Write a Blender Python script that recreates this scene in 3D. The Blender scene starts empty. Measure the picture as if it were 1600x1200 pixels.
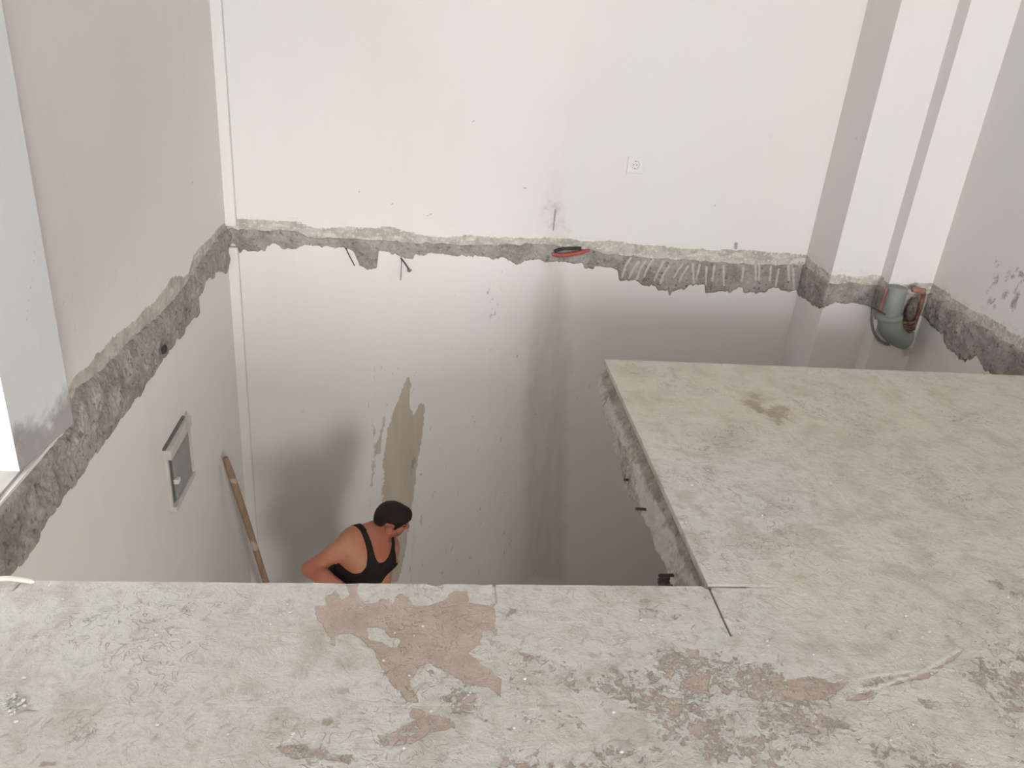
import bpy, bmesh, math, random
import numpy as np
from mathutils import Matrix, Vector

# ------------------------------------------------------------------ camera, sky, light, exposure
SC = bpy.context.scene
COL = SC.collection
CAM_H = 1.30
FPX, PITCH, ROLL, YAW = 1277.355, 0.442335, 0.0877015, 0.1219028
fwd = np.array([math.sin(YAW)*math.cos(PITCH), math.cos(YAW)*math.cos(PITCH), -math.sin(PITCH)])
rt0 = np.array([math.cos(YAW), -math.sin(YAW), 0.0])
up0 = np.cross(rt0, fwd)
CR = math.cos(ROLL)*rt0 + math.sin(ROLL)*up0
CU = -math.sin(ROLL)*rt0 + math.cos(ROLL)*up0
CW = fwd
CO = np.array([0, 0, CAM_H])
cd = bpy.data.cameras.new('camera')
cd.sensor_width = 36.0
cd.lens = FPX/1600*36.0
cd.clip_start = 0.02
cam = bpy.data.objects.new('camera', cd)
COL.objects.link(cam)
cam.matrix_world = Matrix((
    (CR[0], CU[0], -CW[0], CO[0]),
    (CR[1], CU[1], -CW[1], CO[1]),
    (CR[2], CU[2], -CW[2], CO[2]),
    (0, 0, 0, 1)))
SC.camera = cam

wd = bpy.data.worlds.new('sky'); SC.world = wd; wd.use_nodes = True
bg = wd.node_tree.nodes['Background']
bg.inputs[0].default_value = (0.99, 0.99, 0.985, 1)
bg.inputs[1].default_value = 16.9

SC.view_settings.view_transform = 'Standard'
SC.view_settings.look = 'None'
SC.view_settings.exposure = 0.0
SC.view_settings.gamma = 1.0
SC.view_settings.use_curve_mapping = False

def area(name, loc, rot, sx, sy, power, color=(1, 1, 1), portal=False):
    l = bpy.data.lights.new(name, 'AREA'); l.shape = 'RECTANGLE'; l.size = sx; l.size_y = sy
    l.energy = power; l.color = color
    if portal: l.cycles.is_portal = True
    o = bpy.data.objects.new(name, l); COL.objects.link(o); o.location = loc; o.rotation_euler = rot
    return o

# ------------------------------------------------------------------ layout (metres)
LX, RX, BY = -1.09, 2.78, 4.53        # left wall, right wall, back wall
HY = 1.583                            # near edge of the hole
SX, SY = 0.735, 2.99                  # slab on the right: its edge over the hole, its far edge
FZ, CZ = -2.52, 3.30                  # lower floor, ceiling
TH = 0.19                             # slab thickness
FY = -7.0                             # shop front behind the camera
LFY = -1.7                            # front wall of the lower storey
PX1, PX2, PY1, PY2 = 2.24, 2.53, 4.19, 4.09

area('daylight_through_shopfront', (0.85, FY-0.02, 1.38), (math.radians(90), 0, 0), 3.8, 2.7, 10, portal=True)
area('daylight_through_lower_door', (2.0, LFY-0.05, -1.25), (math.radians(90), 0, math.radians(18)), 0.75, 1.6, 84, (1.0, 0.94, 0.87))

def at(px, py, axis, val):
    d = CW*FPX + CR*(px-800) - CU*(py-600)
    t = (val-CO[axis])/d[axis]
    return CO + d*t
def atd(px, py, dep):
    d = CW*FPX + CR*(px-800) - CU*(py-600)
    return CO + d/FPX*dep

rng = np.random.default_rng(7)

# ------------------------------------------------------------------ numpy helpers
def vnoise(x, y, seed=0):
    xi = np.floor(x).astype(np.int64); yi = np.floor(y).astype(np.int64)
    fx = x-xi; fy = y-yi; fx = fx*fx*(3-2*fx); fy = fy*fy*(3-2*fy)
    def hsh(a, b):
        n = (a*374761393 + b*668265263 + seed*974711) & 0xffffffff
        n = ((n ^ (n >> 13))*1274126177) & 0xffffffff
        n = (n ^ (n >> 16)) & 0xffff
        return n/65535.0
    a, b, c, d = hsh(xi, yi), hsh(xi+1, yi), hsh(xi, yi+1), hsh(xi+1, yi+1)
    return (a*(1-fx)+b*fx)*(1-fy)+(c*(1-fx)+d*fx)*fy
def fbm(x, y, oct=4, seed=0, gain=0.5):
    s = 0; a = 1; t = 0
    for i in range(oct):
        s = s + a*vnoise(x*2**i, y*2**i, seed+i*17); t += a; a *= gain
    return s/t
def sstep(a, b, x):
    t = np.clip((x-a)/(b-a), 0, 1); return t*t*(3-2*t)

def poly_sd(poly, U, V):
    """signed distance to a polygon, negative inside"""
    P = np.asarray(poly, float); d = np.full(U.shape, 1e9); ins = np.zeros(U.shape, bool)
    n = len(P)
    for i in range(n):
        a = P[i]; b = P[(i+1) % n]; e = b-a
        wx = U-a[0]; wy = V-a[1]
        t = np.clip((wx*e[0]+wy*e[1])/(e@e+1e-12), 0, 1)
        d = np.minimum(d, (wx-e[0]*t)**2+(wy-e[1]*t)**2)
        c = ((a[1] > V) != (b[1] > V))
        with np.errstate(divide='ignore', invalid='ignore'):
            xi = a[0]+(V-a[1])*(b[0]-a[0])/(b[1]-a[1]+1e-15)
        ins ^= c & (U < xi)
    d = np.sqrt(d)
    return np.where(ins, -d, d)
def seg_d(pts, U, V):
    P = np.asarray(pts, float); d = np.full(U.shape, 1e9)
    for i in range(len(P)-1):
        a = P[i]; b = P[i+1]; e = b-a
        t = np.clip(((U-a[0])*e[0]+(V-a[1])*e[1])/(e@e+1e-12), 0, 1)
        d = np.minimum(d, (U-a[0]-e[0]*t)**2+(V-a[1]-e[1]*t)**2)
    return np.sqrt(d)

class Sheet:
    """a regular grid of points with painted weights"""
    def __init__(s, u0, u1, v0, v1, step):
        nu = max(2, int(round((u1-u0)/step))+1); nv = max(2, int(round((v1-v0)/step))+1)
        s.u = np.linspace(u0, u1, nu); s.v = np.linspace(v0, v1, nv)
        s.U, s.V = np.meshgrid(s.u, s.v, indexing='ij'); s.a = {}
    def ch(s, k):
        if k not in s.a: s.a[k] = np.zeros(s.U.shape)
        return s.a[k]
    def win(s, lo, hi):
        i0, i1 = np.searchsorted(s.u, [lo[0], hi[0]]); j0, j1 = np.searchsorted(s.v, [lo[1], hi[1]])
        return slice(max(i0-1, 0), i1+1), slice(max(j0-1, 0), j1+1)
    def poly(s, k, poly, val=1.0, soft=0.02, rough=0.0, freq=30, seed=0):
        P = np.asarray(poly, float); m = soft+rough+0.01
        w = s.win(P.min(0)-m, P.max(0)+m); U, V = s.U[w], s.V[w]
        if U.size == 0: return
        d = poly_sd(P, U, V)
        if rough: d = d + (fbm(U*freq, V*freq, 3, seed)-0.5)*2*rough
        f = sstep(soft, -soft, d)*val
        c = s.ch(k); c[w] = np.maximum(c[w], f) if val > 0 else c[w]*(1+f)
    def stroke(s, k, pts, width, val=1.0, soft=None):
        P = np.asarray(pts, float); soft = soft or width*0.6; m = width+soft
        w = s.win(P.min(0)-m, P.max(0)+m); U, V = s.U[w], s.V[w]
        if U.size == 0: return
        f = sstep(width/2+soft/2, width/2-soft/2, seg_d(P, U, V))*val
        c = s.ch(k); c[w] = np.where(np.abs(f) > np.abs(c[w]), f, c[w])

# ------------------------------------------------------------------ mesh helpers
def obj(name, verts, faces, mat, parent=None, smooth=True, attrs=None, kind=None):
    me = bpy.data.meshes.new(name)
    verts = np.asarray(verts, np.float32)
    if isinstance(faces, np.ndarray):
        n = len(faces); k = faces.shape[1]
        me.vertices.add(len(verts)); me.vertices.foreach_set('co', verts.ravel())
        me.loops.add(n*k); me.loops.foreach_set('vertex_index', faces.astype(np.int32).ravel())
        me.polygons.add(n); me.polygons.foreach_set('loop_start', np.arange(0, n*k, k, dtype=np.int32))
        me.update(calc_edges=True)
    else:
        me.from_pydata(verts.tolist(), [], faces); me.update()
    me.validate()
    me.polygons.foreach_set('use_smooth', np.full(len(me.polygons), smooth))
    for k_, a in (attrs or {}).items():
        at_ = me.attributes.new(k_, 'FLOAT', 'POINT'); at_.data.foreach_set('value', np.asarray(a, np.float32).ravel())
    me.materials.append(mat)
    o = bpy.data.objects.new(name, me); COL.objects.link(o)
    if parent: o.parent = parent
    if kind: o['kind'] = kind
    return o

def grid_faces(nu, nv, base=0, flip=False):
    i, j = np.meshgrid(np.arange(nu-1), np.arange(nv-1), indexing='ij')
    a = base+i*nv+j; q = np.stack([a, a+nv, a+nv+1, a+1], -1).reshape(-1, 4)
    return q[:, ::-1] if flip else q

def slab_obj(name, P, normal, depth, mat, attrs=None, kind=None, parent=None, smooth=False):
    """grid of points P (nu,nv,3) as the front face of a closed solid of the given depth"""
    nu, nv = P.shape[:2]; N = nu*nv
    front = P.reshape(-1, 3)
    rim = np.concatenate([np.arange(nu)*nv, (nu-1)*nv+np.arange(1, nv), np.arange(nu-2, -1, -1)*nv+nv-1, np.arange(nv-2, 0, -1)])
    m = len(rim); k = np.arange(m); k2 = (k+1) % m
    near = front[rim]; nn = np.asarray(normal, float); back = near-(nn.reshape(-1, 3)[rim] if nn.ndim > 1 else nn)*depth
    side = np.stack([N+k2, N+k, N+m+k, N+m+k2], -1)
    verts = np.concatenate([front, near, back, back.mean(0)[None]])
    faces = np.concatenate([grid_faces(nu, nv), side]).tolist()
    if nn.ndim == 1: faces += np.stack([N+m+k2, N+m+k, np.full(m, N+2*m)], -1).tolist()
    at2 = {kk: np.concatenate([np.asarray(v).ravel(), np.zeros(2*m+1)]) for kk, v in (attrs or {}).items()}
    return obj(name, verts, faces, mat, parent, smooth, at2, kind)

def box_vf(x0, x1, y0, y1, z0, z1):
    v = [(x, y, z) for x in (x0, x1) for y in (y0, y1) for z in (z0, z1)]
    f = [(0, 1, 3, 2), (4, 6, 7, 5), (0, 4, 5, 1), (2, 3, 7, 6), (0, 2, 6, 4), (1, 5, 7, 3)]
    return v, f
def box(name, x0, x1, y0, y1, z0, z1, mat, parent=None, bevel=0.0, kind=None, M=None):
    bm = bmesh.new(); v, f = box_vf(x0, x1, y0, y1, z0, z1)
    vs = [bm.verts.new(p) for p in v]
    for q in f: bm.faces.new([vs[i] for i in q])
    if bevel: bmesh.ops.bevel(bm, geom=bm.edges[:], offset=bevel, segments=2, affect='EDGES', profile=0.6)
    bmesh.ops.recalc_face_normals(bm, faces=bm.faces)
    if M is not None: bm.transform(M)
    me = bpy.data.meshes.new(name); bm.to_mesh(me); bm.free(); me.materials.append(mat)
    o = bpy.data.objects.new(name, me); COL.objects.link(o)
    if parent: o.parent = parent
    if kind: o['kind'] = kind
    return o

def tube_vf(pts, rad, seg=12, cap=True):
    P = np.asarray(pts, float); n = len(P); rad = np.atleast_1d(np.asarray(rad, float)); rad = np.interp(np.linspace(0, 1, n), np.linspace(0, 1, len(rad)), rad) if len(rad) > 1 else np.full(n, rad[0])
    T = np.gradient(P, axis=0); T /= np.linalg.norm(T, axis=1)[:, None]+1e-12
    ref = np.array([0, 0, 1.0]) if abs(T[0, 2]) < 0.9 else np.array([1.0, 0, 0])
    V = []; A = np.cross(T[0], ref); A /= np.linalg.norm(A)
    for i in range(n):
        A = A-T[i]*(A@T[i]); A /= np.linalg.norm(A); B = np.cross(T[i], A)
        th = np.arange(seg)/seg*2*np.pi
        V.append(P[i]+rad[i]*(np.cos(th)[:, None]*A+np.sin(th)[:, None]*B))
    V = np.concatenate(V); F = []
    for i in range(n-1):
        for k in range(seg):
            F.append((i*seg+k, i*seg+(k+1) % seg, (i+1)*seg+(k+1) % seg, (i+1)*seg+k))
    if cap:
        F.append(tuple(range(seg))[::-1]); F.append(tuple((n-1)*seg+k for k in range(seg)))
    return V, F
def tube(name, pts, rad, mat, parent=None, seg=12):
    V, F = tube_vf(pts, rad, seg); return obj(name, V, F, mat, parent)
def bez(pts, n=24):
    """smooth curve through the points"""
    P = np.asarray(pts, float); Q = np.vstack([2*P[0]-P[1], P, 2*P[-1]-P[-2]]); out = []
    for i in range(1, len(Q)-2):
        t = np.linspace(0, 1, n, endpoint=(i == len(Q)-3))[:, None]
        a, b, c, d = Q[i-1], Q[i], Q[i+1], Q[i+2]
        out.append(0.5*((2*b)+(-a+c)*t+(2*a-5*b+4*c-d)*t**2+(-a+3*b-3*c+d)*t**3))
    return np.vstack(out)

def tag(o, label=None, cat=None, group=None, kind=None):
    if label: o['label'] = label
    if cat: o['category'] = cat
    if group: o['group'] = group
    if kind: o['kind'] = kind
    return o
def thing(name, label, cat, loc=(0, 0, 0), group=None):
    o = bpy.data.objects.new(name, None); COL.objects.link(o); o.location = loc
    o.empty_display_size = 0.1
    return tag(o, label, cat, group)
def adopt(root, *kids):
    """parent kids to root keeping their world places"""
    inv = Matrix.Translation(-Vector(root.location))
    for k in kids:
        k.parent = root; k.matrix_parent_inverse = inv

# ------------------------------------------------------------------ materials
class NT:
    def __init__(s, name, rough=0.8):
        s.m = bpy.data.materials.new(name); s.m.use_nodes = True; s.t = s.m.node_tree
        s.b = s.t.nodes['Principled BSDF']; s.b.inputs['Roughness'].default_value = rough
        s.b.inputs['Specular IOR Level'].default_value = 0.3
        s.pos = s.t.nodes.new('ShaderNodeNewGeometry').outputs['Position']
    def L(s, a, b): s.t.links.new(a, b)
    def put(s, sock, v):
        if isinstance(v, bpy.types.NodeSocket): s.L(v, sock)
        else: sock.default_value = v
    def math(s, op, a, b=0.0, clamp=False):
        n = s.t.nodes.new('ShaderNodeMath'); n.operation = op; n.use_clamp = clamp
        s.put(n.inputs[0], a); s.put(n.inputs[1], b); return n.outputs[0]
    def attr(s, name):
        n = s.t.nodes.new('ShaderNodeAttribute'); n.attribute_name = name; return n.outputs['Fac']
    def mapv(s, scale=(1, 1, 1), rot=(0, 0, 0), loc=(0, 0, 0), vec=None):
        n = s.t.nodes.new('ShaderNodeMapping'); s.L(vec or s.pos, n.inputs[0])
        n.inputs['Location'].default_value = loc; n.inputs['Rotation'].default_value = rot; n.inputs['Scale'].default_value = scale
        return n.outputs[0]
    def noise(s, scale, detail=4, rough=0.55, dist=0.0, vec=None, color=False):
        n = s.t.nodes.new('ShaderNodeTexNoise'); s.L(vec or s.pos, n.inputs['Vector'])
        n.inputs['Scale'].default_value = scale; n.inputs['Detail'].default_value = detail
        n.inputs['Roughness'].default_value = rough; n.inputs['Distortion'].default_value = dist
        return n.outputs['Color' if color else 'Fac']
    def voro(s, scale, feature='F1', vec=None, out='Distance', rnd=1.0):
        n = s.t.nodes.new('ShaderNodeTexVoronoi'); n.feature = feature; s.L(vec or s.pos, n.inputs['Vector'])
        n.inputs['Scale'].default_value = scale; n.inputs['Randomness'].default_value = rnd
        return n.outputs[out]
    def ss(s, v, a, b, lo=0.0, hi=1.0):
        n = s.t.nodes.new('ShaderNodeMapRange'); n.interpolation_type = 'SMOOTHSTEP'
        s.put(n.inputs['Value'], v); n.inputs['From Min'].default_value = a; n.inputs['From Max'].default_value = b
        n.inputs['To Min'].default_value = lo; n.inputs['To Max'].default_value = hi; return n.outputs['Result']
    def mix(s, f, a, b, mode='MIX'):
        n = s.t.nodes.new('ShaderNodeMix'); n.data_type = 'RGBA'; n.blend_type = mode
        s.put(n.inputs[0], f)
        for k, v in ((6, a), (7, b)):
            if not isinstance(v, bpy.types.NodeSocket) and len(v) == 3: v = (*v, 1)
            s.put(n.inputs[k], v)
        return n.outputs[2]
    def bump(s, h, strength=0.3, dist=0.01, prev=None):
        n = s.t.nodes.new('ShaderNodeBump'); n.inputs['Strength'].default_value = strength; n.inputs['Distance'].default_value = dist
        s.L(h, n.inputs['Height'])
        if prev: s.L(prev, n.inputs['Normal'])
        return n.outputs[0]
    def out(s, color, normal=None, rough=None):
        s.put(s.b.inputs['Base Color'], color if isinstance(color, bpy.types.NodeSocket) else (*color, 1))
        if normal: s.L(normal, s.b.inputs['Normal'])
        if rough is not None: s.put(s.b.inputs['Roughness'], rough)
        return s.m
def srgb(r, g, b):
    f = lambda c: (c/255/12.92) if c/255 <= 0.04045 else ((c/255+0.055)/1.055)**2.4
    return (f(r), f(g), f(b))

def m_plain(name, c, rough=0.6, var=0.12, scale=25, bump=0.0, metal=0.0):
    n = NT(name, rough); f = n.noise(scale, 5)
    c2 = tuple(max(0, x*(1-var*2)) for x in c)
    n.b.inputs['Metallic'].default_value = metal
    return n.out(n.mix(n.ss(f, 0.3, 0.7), c2, c), n.bump(n.noise(scale*6, 3), bump, 0.003) if bump else None)

def m_wall(name, base, warm):
    n = NT(name, 0.85)
    lo = n.noise(1.1, 4, vec=n.mapv((1, 1, 0.45)))
    c = n.mix(n.ss(lo, 0.35, 0.7), base, warm)
    st = n.noise(5, 5, 0.6, vec=n.mapv((1, 1, 0.12)))
    c = n.mix(n.math('MULTIPLY', n.ss(st, 0.5, 0.8), 0.22), c, tuple(x*0.86 for x in base))
    fine = n.noise(60, 5, 0.6)
    # tan patch of adhesive above the cut line
    tan = n.attr('tan')
    tf = n.math('MULTIPLY', n.ss(n.math('ADD', tan, n.math('MULTIPLY', n.math('SUBTRACT', fine, 0.5), 0.8)), 0.4, 0.62), 0.85)
    tc = n.mix(n.ss(n.noise(18, 5), 0.4, 0.62), (0.52, 0.48, 0.42), (0.34, 0.31, 0.27))
    tc = n.mix(n.ss(n.noise(9, 4, vec=n.mapv((1, 1, 3))), 0.55, 0.68), tc, (0.62, 0.59, 0.53))
    c = n.mix(tf, c, tc)
    # damp brown stains
    sn = n.noise(14, 6, 0.65, vec=n.mapv((1, 1, 0.10)))
    stn = n.attr('stain')
    sf = n.ss(n.math('ADD', stn, n.math('MULTIPLY', n.math('SUBTRACT', sn, 0.5), 0.55)), 0.28, 0.6)
    c = n.mix(n.math('MULTIPLY', sf, 0.80), c, n.mix(n.ss(sn, 0.35, 0.65), (0.50, 0.43, 0.345), (0.43, 0.365, 0.29)))
    # soft veil of damp
    veil = n.attr('veil')
    c = n.mix(n.math('MULTIPLY', veil, n.ss(sn, 0.2, 0.7, 0.22, 0.48)), c, (0.46, 0.405, 0.335))
    # grey grime
    gr = n.attr('grime')
    gf = n.ss(n.math('ADD', gr, n.math('MULTIPLY', n.math('SUBTRACT', n.noise(22, 5, 0.65), 0.5), 0.9)), 0.3, 0.9)
    c = n.mix(n.math('MULTIPLY', gf, 0.75), c, (0.27, 0.255, 0.235))
    mk = n.attr('mark')
    mf = n.math('MULTIPLY', n.ss(n.math('ADD', mk, n.math('MULTIPLY', n.math('SUBTRACT', n.noise(130, 3), 0.5), 0.8)), 0.35, 0.75), 0.8)
    c = n.mix(mf, c, (0.23, 0.215, 0.195))
    b = n.bump(fine, 0.12, 0.004)
    b = n.bump(n.noise(4, 3), 0.12, 0.03, b)
    return n.out(c, b)

def m_concrete(name, dark, light, white=0.5):
    n = NT(name, 0.95)
    a = n.noise(9, 6, 0.62); b_ = n.noise(46, 6, 0.65)
    c = n.mix(n.ss(a, 0.33, 0.66), dark, light)
    c = n.mix(n.ss(b_, 0.5, 0.75, 0, 0.6), c, tuple(min(1, x*1.45) for x in light))
    c = n.mix(n.ss(n.noise(38, 4, 0.6, vec=n.mapv(loc=(3, 1, 7))), 0.56, 0.68, 0, 0.75), c, tuple(x*0.42 for x in dark))
    wf = n.attr('pale')
    c = n.mix(n.math('MULTIPLY', n.ss(n.math('ADD', wf, n.math('MULTIPLY', n.math('SUBTRACT', n.noise(40, 5), 0.5), 1.0)), 0.35, 0.7), white), c, (0.62, 0.60, 0.56))
    wt = n.attr('tan')
    c = n.mix(n.math('MULTIPLY', n.ss(n.math('ADD', wt, n.math('MULTIPLY', n.math('SUBTRACT', n.noise(30, 5), 0.5), 1.0)), 0.35, 0.7), 0.8), c, (0.43, 0.35, 0.27))
    h = n.math('ADD', n.noise(70, 6, 0.7), n.math('MULTIPLY', n.voro(55), 0.6))
    return n.out(c, n.bump(h, 0.7, 0.012))

def m_floor(name):
    n = NT(name, 0.62)
    n.b.inputs['Specular IOR Level'].default_value = 0.35
    p = n.pos
    big = n.noise(1.6, 5, 0.6)
    mid = n.noise(7, 6, 0.62, 0.6)
    fine = n.noise(85, 6, 0.65)
    va = n.t.nodes.new('ShaderNodeVectorMath'); va.operation = 'ADD'
    wn = n.t.nodes.new('ShaderNodeVectorMath'); wn.operation = 'SCALE'; wn.inputs['Scale'].default_value = 0.5
    n.L(n.noise(2.4, 3, color=True), wn.inputs[0]); n.L(p, va.inputs[0]); n.L(wn.outputs[0], va.inputs[1])
    wv = va.outputs[0]
    drag = n.noise(1, 7, 0.70, vec=n.mapv((15, 31, 1), (0, 0, 0.25), vec=wv))      # dragged slurry
    lump_ = n.noise(26, 7, 0.68, 0.4)
    coat = n.mix(n.ss(big, 0.38, 0.64), (0.643, 0.618, 0.572), (0.685, 0.683, 0.648))
    coat = n.mix(n.ss(drag, 0.38, 0.66, 0, 0.55), coat, (0.764, 0.749, 0.714))
    coat = n.mix(n.ss(mid, 0.48, 0.66, 0, 0.8), coat, (0.544, 0.508, 0.459))
    coat = n.mix(n.ss(lump_, 0.50, 0.66, 0, 0.6), coat, (0.481, 0.446, 0.402))
    coat = n.mix(n.ss(n.attr('warm'), 0, 1, 0, 0.85), coat, n.mix(n.ss(mid, 0.35, 0.65), (0.751, 0.663, 0.575), (0.638, 0.552, 0.464)))
    tile = n.mix(n.ss(n.noise(14, 5, 0.6), 0.35, 0.66), (0.473, 0.360, 0.311), (0.579, 0.459, 0.402))
    tile = n.mix(n.ss(n.noise(5, 4), 0.52, 0.64, 0, 0.6), tile, (0.446, 0.353, 0.269))
    bare = n.attr('bare')
    e = n.math('ADD', n.math('MULTIPLY', n.math('SUBTRACT', drag, 0.5), 0.85), n.math('MULTIPLY', n.math('SUBTRACT', n.noise(55, 7, 0.74, 0.5), 0.5), 1.5))
    f = n.ss(n.math('ADD', bare, e), 0.42, 0.56)
    c = n.mix(n.math('MULTIPLY', f, 0.92), coat, tile)
    # curled scrape marks
    wn2 = n.noise(21, 2, 0.5, 1.6)
    worm = n.ss(n.math('ABSOLUTE', n.math('SUBTRACT', wn2, 0.5)), 0.035, 0.006)
    where = n.math('MULTIPLY', n.ss(n.noise(3.1, 4, 0.6, vec=n.mapv(loc=(5, 2, 0))), 0.46, 0.62), n.ss(n.noise(30, 3, vec=n.mapv(loc=(1, 9, 0))), 0.44, 0.56))
    worm = n.math('MULTIPLY', worm, where)
    c = n.mix(n.math('MULTIPLY', worm, 0.5), c, (0.402, 0.340, 0.290))
    sc = n.attr('scar')
    c = n.mix(n.math('MULTIPLY', n.ss(sc, 0.15, 0.7), 0.5), c, (0.402, 0.340, 0.290))
    ri = n.attr('ridge')
    c = n.mix(n.ss(ri, 0.1, 0.9, 0, 0.6), c, (0.800, 0.791, 0.749))
    br = n.attr('brown')
    c = n.mix(n.math('MULTIPLY', n.ss(n.math('ADD', br, n.math('MULTIPLY', e, 0.7)), 0.25, 0.8), 0.75), c, (0.332, 0.254, 0.184))
    j = n.attr('joint')
    c = n.mix(n.ss(j, 0.1, 0.9, 0, 0.45), c, (0.800, 0.777, 0.720))
    dk = n.attr('dark')
    c = n.mix(n.ss(dk, 0.2, 0.8, 0, 0.9), c, (0.10, 0.09, 0.08))
    h = n.math('ADD', n.math('MULTIPLY', drag, 0.55), n.math('MULTIPLY', fine, 0.30))
    h = n.math('ADD', h, n.math('MULTIPLY', lump_, 0.95))
    h = n.math('SUBTRACT', h, n.math('MULTIPLY', f, 0.30))
    h = n.math('SUBTRACT', h, n.math('MULTIPLY', worm, 0.35))
    nb = n.bump(h, 0.8, 0.010)
    return n.out(c, nb, n.math('SUBTRACT', 0.64, n.math('MULTIPLY', f, 0.16)))

M_WALL = m_wall('white_wall_paint', (0.79, 0.785, 0.77), (0.80, 0.775, 0.755))
M_WALL2 = m_wall('grey_white_wall_paint', (0.84, 0.83, 0.805), (0.84, 0.815, 0.79))
M_CONC = m_concrete('broken_concrete', (0.29, 0.275, 0.25), (0.44, 0.425, 0.395), 0.9)
M_EDGE = m_concrete('broken_slab_side', (0.28, 0.25, 0.215), (0.43, 0.40, 0.355), 0.8)
M_FLOOR = m_floor('slurry_covered_tiles')
M_LOWF = m_plain('rough_screed', (0.36, 0.31, 0.26), 0.9, 0.12, 6, 0.4)
M_CEIL = m_plain('white_ceiling_plaster', (0.80, 0.79, 0.77), 0.9, 0.03, 3)
M_GREYPVC = m_plain('grey_plastic_pipe', (0.30, 0.315, 0.295), 0.45, 0.10, 8)
M_RED = m_plain('red_plastic', (0.55, 0.13, 0.11), 0.5, 0.15, 20)
M_BRICK = m_plain('terracotta', (0.27, 0.14, 0.105), 0.9, 0.35, 30, 0.5)
M_DULLRED = m_plain('faded_red_plastic', (0.33, 0.15, 0.14), 0.6, 0.2, 20)
M_WHITEP = m_plain('white_plastic', (0.82, 0.81, 0.79), 0.4, 0.02, 10)
M_CREAMP = m_plain('cream_cable_sheath', (0.80, 0.74, 0.66), 0.5, 0.05, 20)
M_HOLE = m_plain('recess_shade', (0.06, 0.055, 0.05), 0.8, 0.1, 30)  # near-black colour paints the shade inside holes and hollows
M_STEEL = m_plain('rusty_steel', (0.12, 0.10, 0.085), 0.7, 0.25, 60, 0.3, 0.4)
M_WOOD = None
def m_wood():
    n = NT('weathered_wood', 0.7)
    g = n.noise(1, 5, 0.6, vec=n.mapv((60, 60, 5)))
    c = n.mix(n.ss(g, 0.3, 0.7), (0.29, 0.185, 0.115), (0.40, 0.28, 0.185))
    c = n.mix(n.ss(n.noise(9, 4), 0.60, 0.66, 0, 0.7), c, (0.62, 0.55, 0.47))
    return n.out(c, n.bump(g, 0.3, 0.004))
M_WOOD = m_wood()
M_BOX = m_plain('grey_painted_metal', (0.36, 0.365, 0.35), 0.5, 0.08, 12)
M_BOXD = m_plain('dark_grey_metal', (0.17, 0.18, 0.18), 0.5, 0.1, 12)
M_TRIM = m_plain('off_white_frame', (0.66, 0.65, 0.62), 0.55, 0.06, 14)
M_SKIN = None
def m_skin():
    n = NT('sun_tanned_skin', 0.5)
    c = n.mix(n.ss(n.noise(9, 3), 0.35, 0.7), (0.50, 0.235, 0.14), (0.58, 0.29, 0.18))
    c = n.mix(n.ss(n.attr('ruddy'), 0, 1, 0, 1), c, (0.44, 0.155, 0.10))
    c = n.mix(n.ss(n.attr('hair_crease_shade'), 0.2, 0.9, 0, 0.85), c, (0.06, 0.035, 0.025))
    c = n.mix(n.ss(n.attr('lip'), 0.2, 0.9, 0, 0.7), c, (0.30, 0.09, 0.07))
    n.b.inputs['Subsurface Weight'].default_value = 0.0
    return n.out(c, n.bump(n.noise(220, 3), 0.08, 0.002))
M_SKIN = m_skin()
M_HAIR = m_plain('dark_brown_hair', (0.020, 0.014, 0.011), 0.55, 0.3, 120, 0.8)
M_TANK = m_plain('black_cotton', (0.018, 0.015, 0.014), 0.85, 0.15, 40, 0.3)
M_TROUS = m_plain('dark_blue_work_trousers', (0.035, 0.04, 0.055), 0.85, 0.2, 20, 0.3)
M_SHOE = m_plain('dusty_black_shoe', (0.05, 0.045, 0.04), 0.7, 0.3, 20)
M_EYEW = m_plain('eye_white', (0.7, 0.66, 0.62), 0.3, 0.02)
M_EYED = m_plain('eye_iris', (0.03, 0.02, 0.015), 0.25, 0.02)
# ------------------------------------------------------------------ room shell
def polyl(pts, fn): return np.array([fn(*p) for p in pts])
def Bk(px, py): p = at(px, py, 1, BY); return (p[0], p[2])
def Lf(px, py): p = at(px, py, 0, LX); return (p[1], p[2])
def Rg(px, py): p = at(px, py, 0, RX); return (p[1], p[2])
def Fl(px, py): p = at(px, py, 2, 0.0); return (p[0], p[1])

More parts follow.
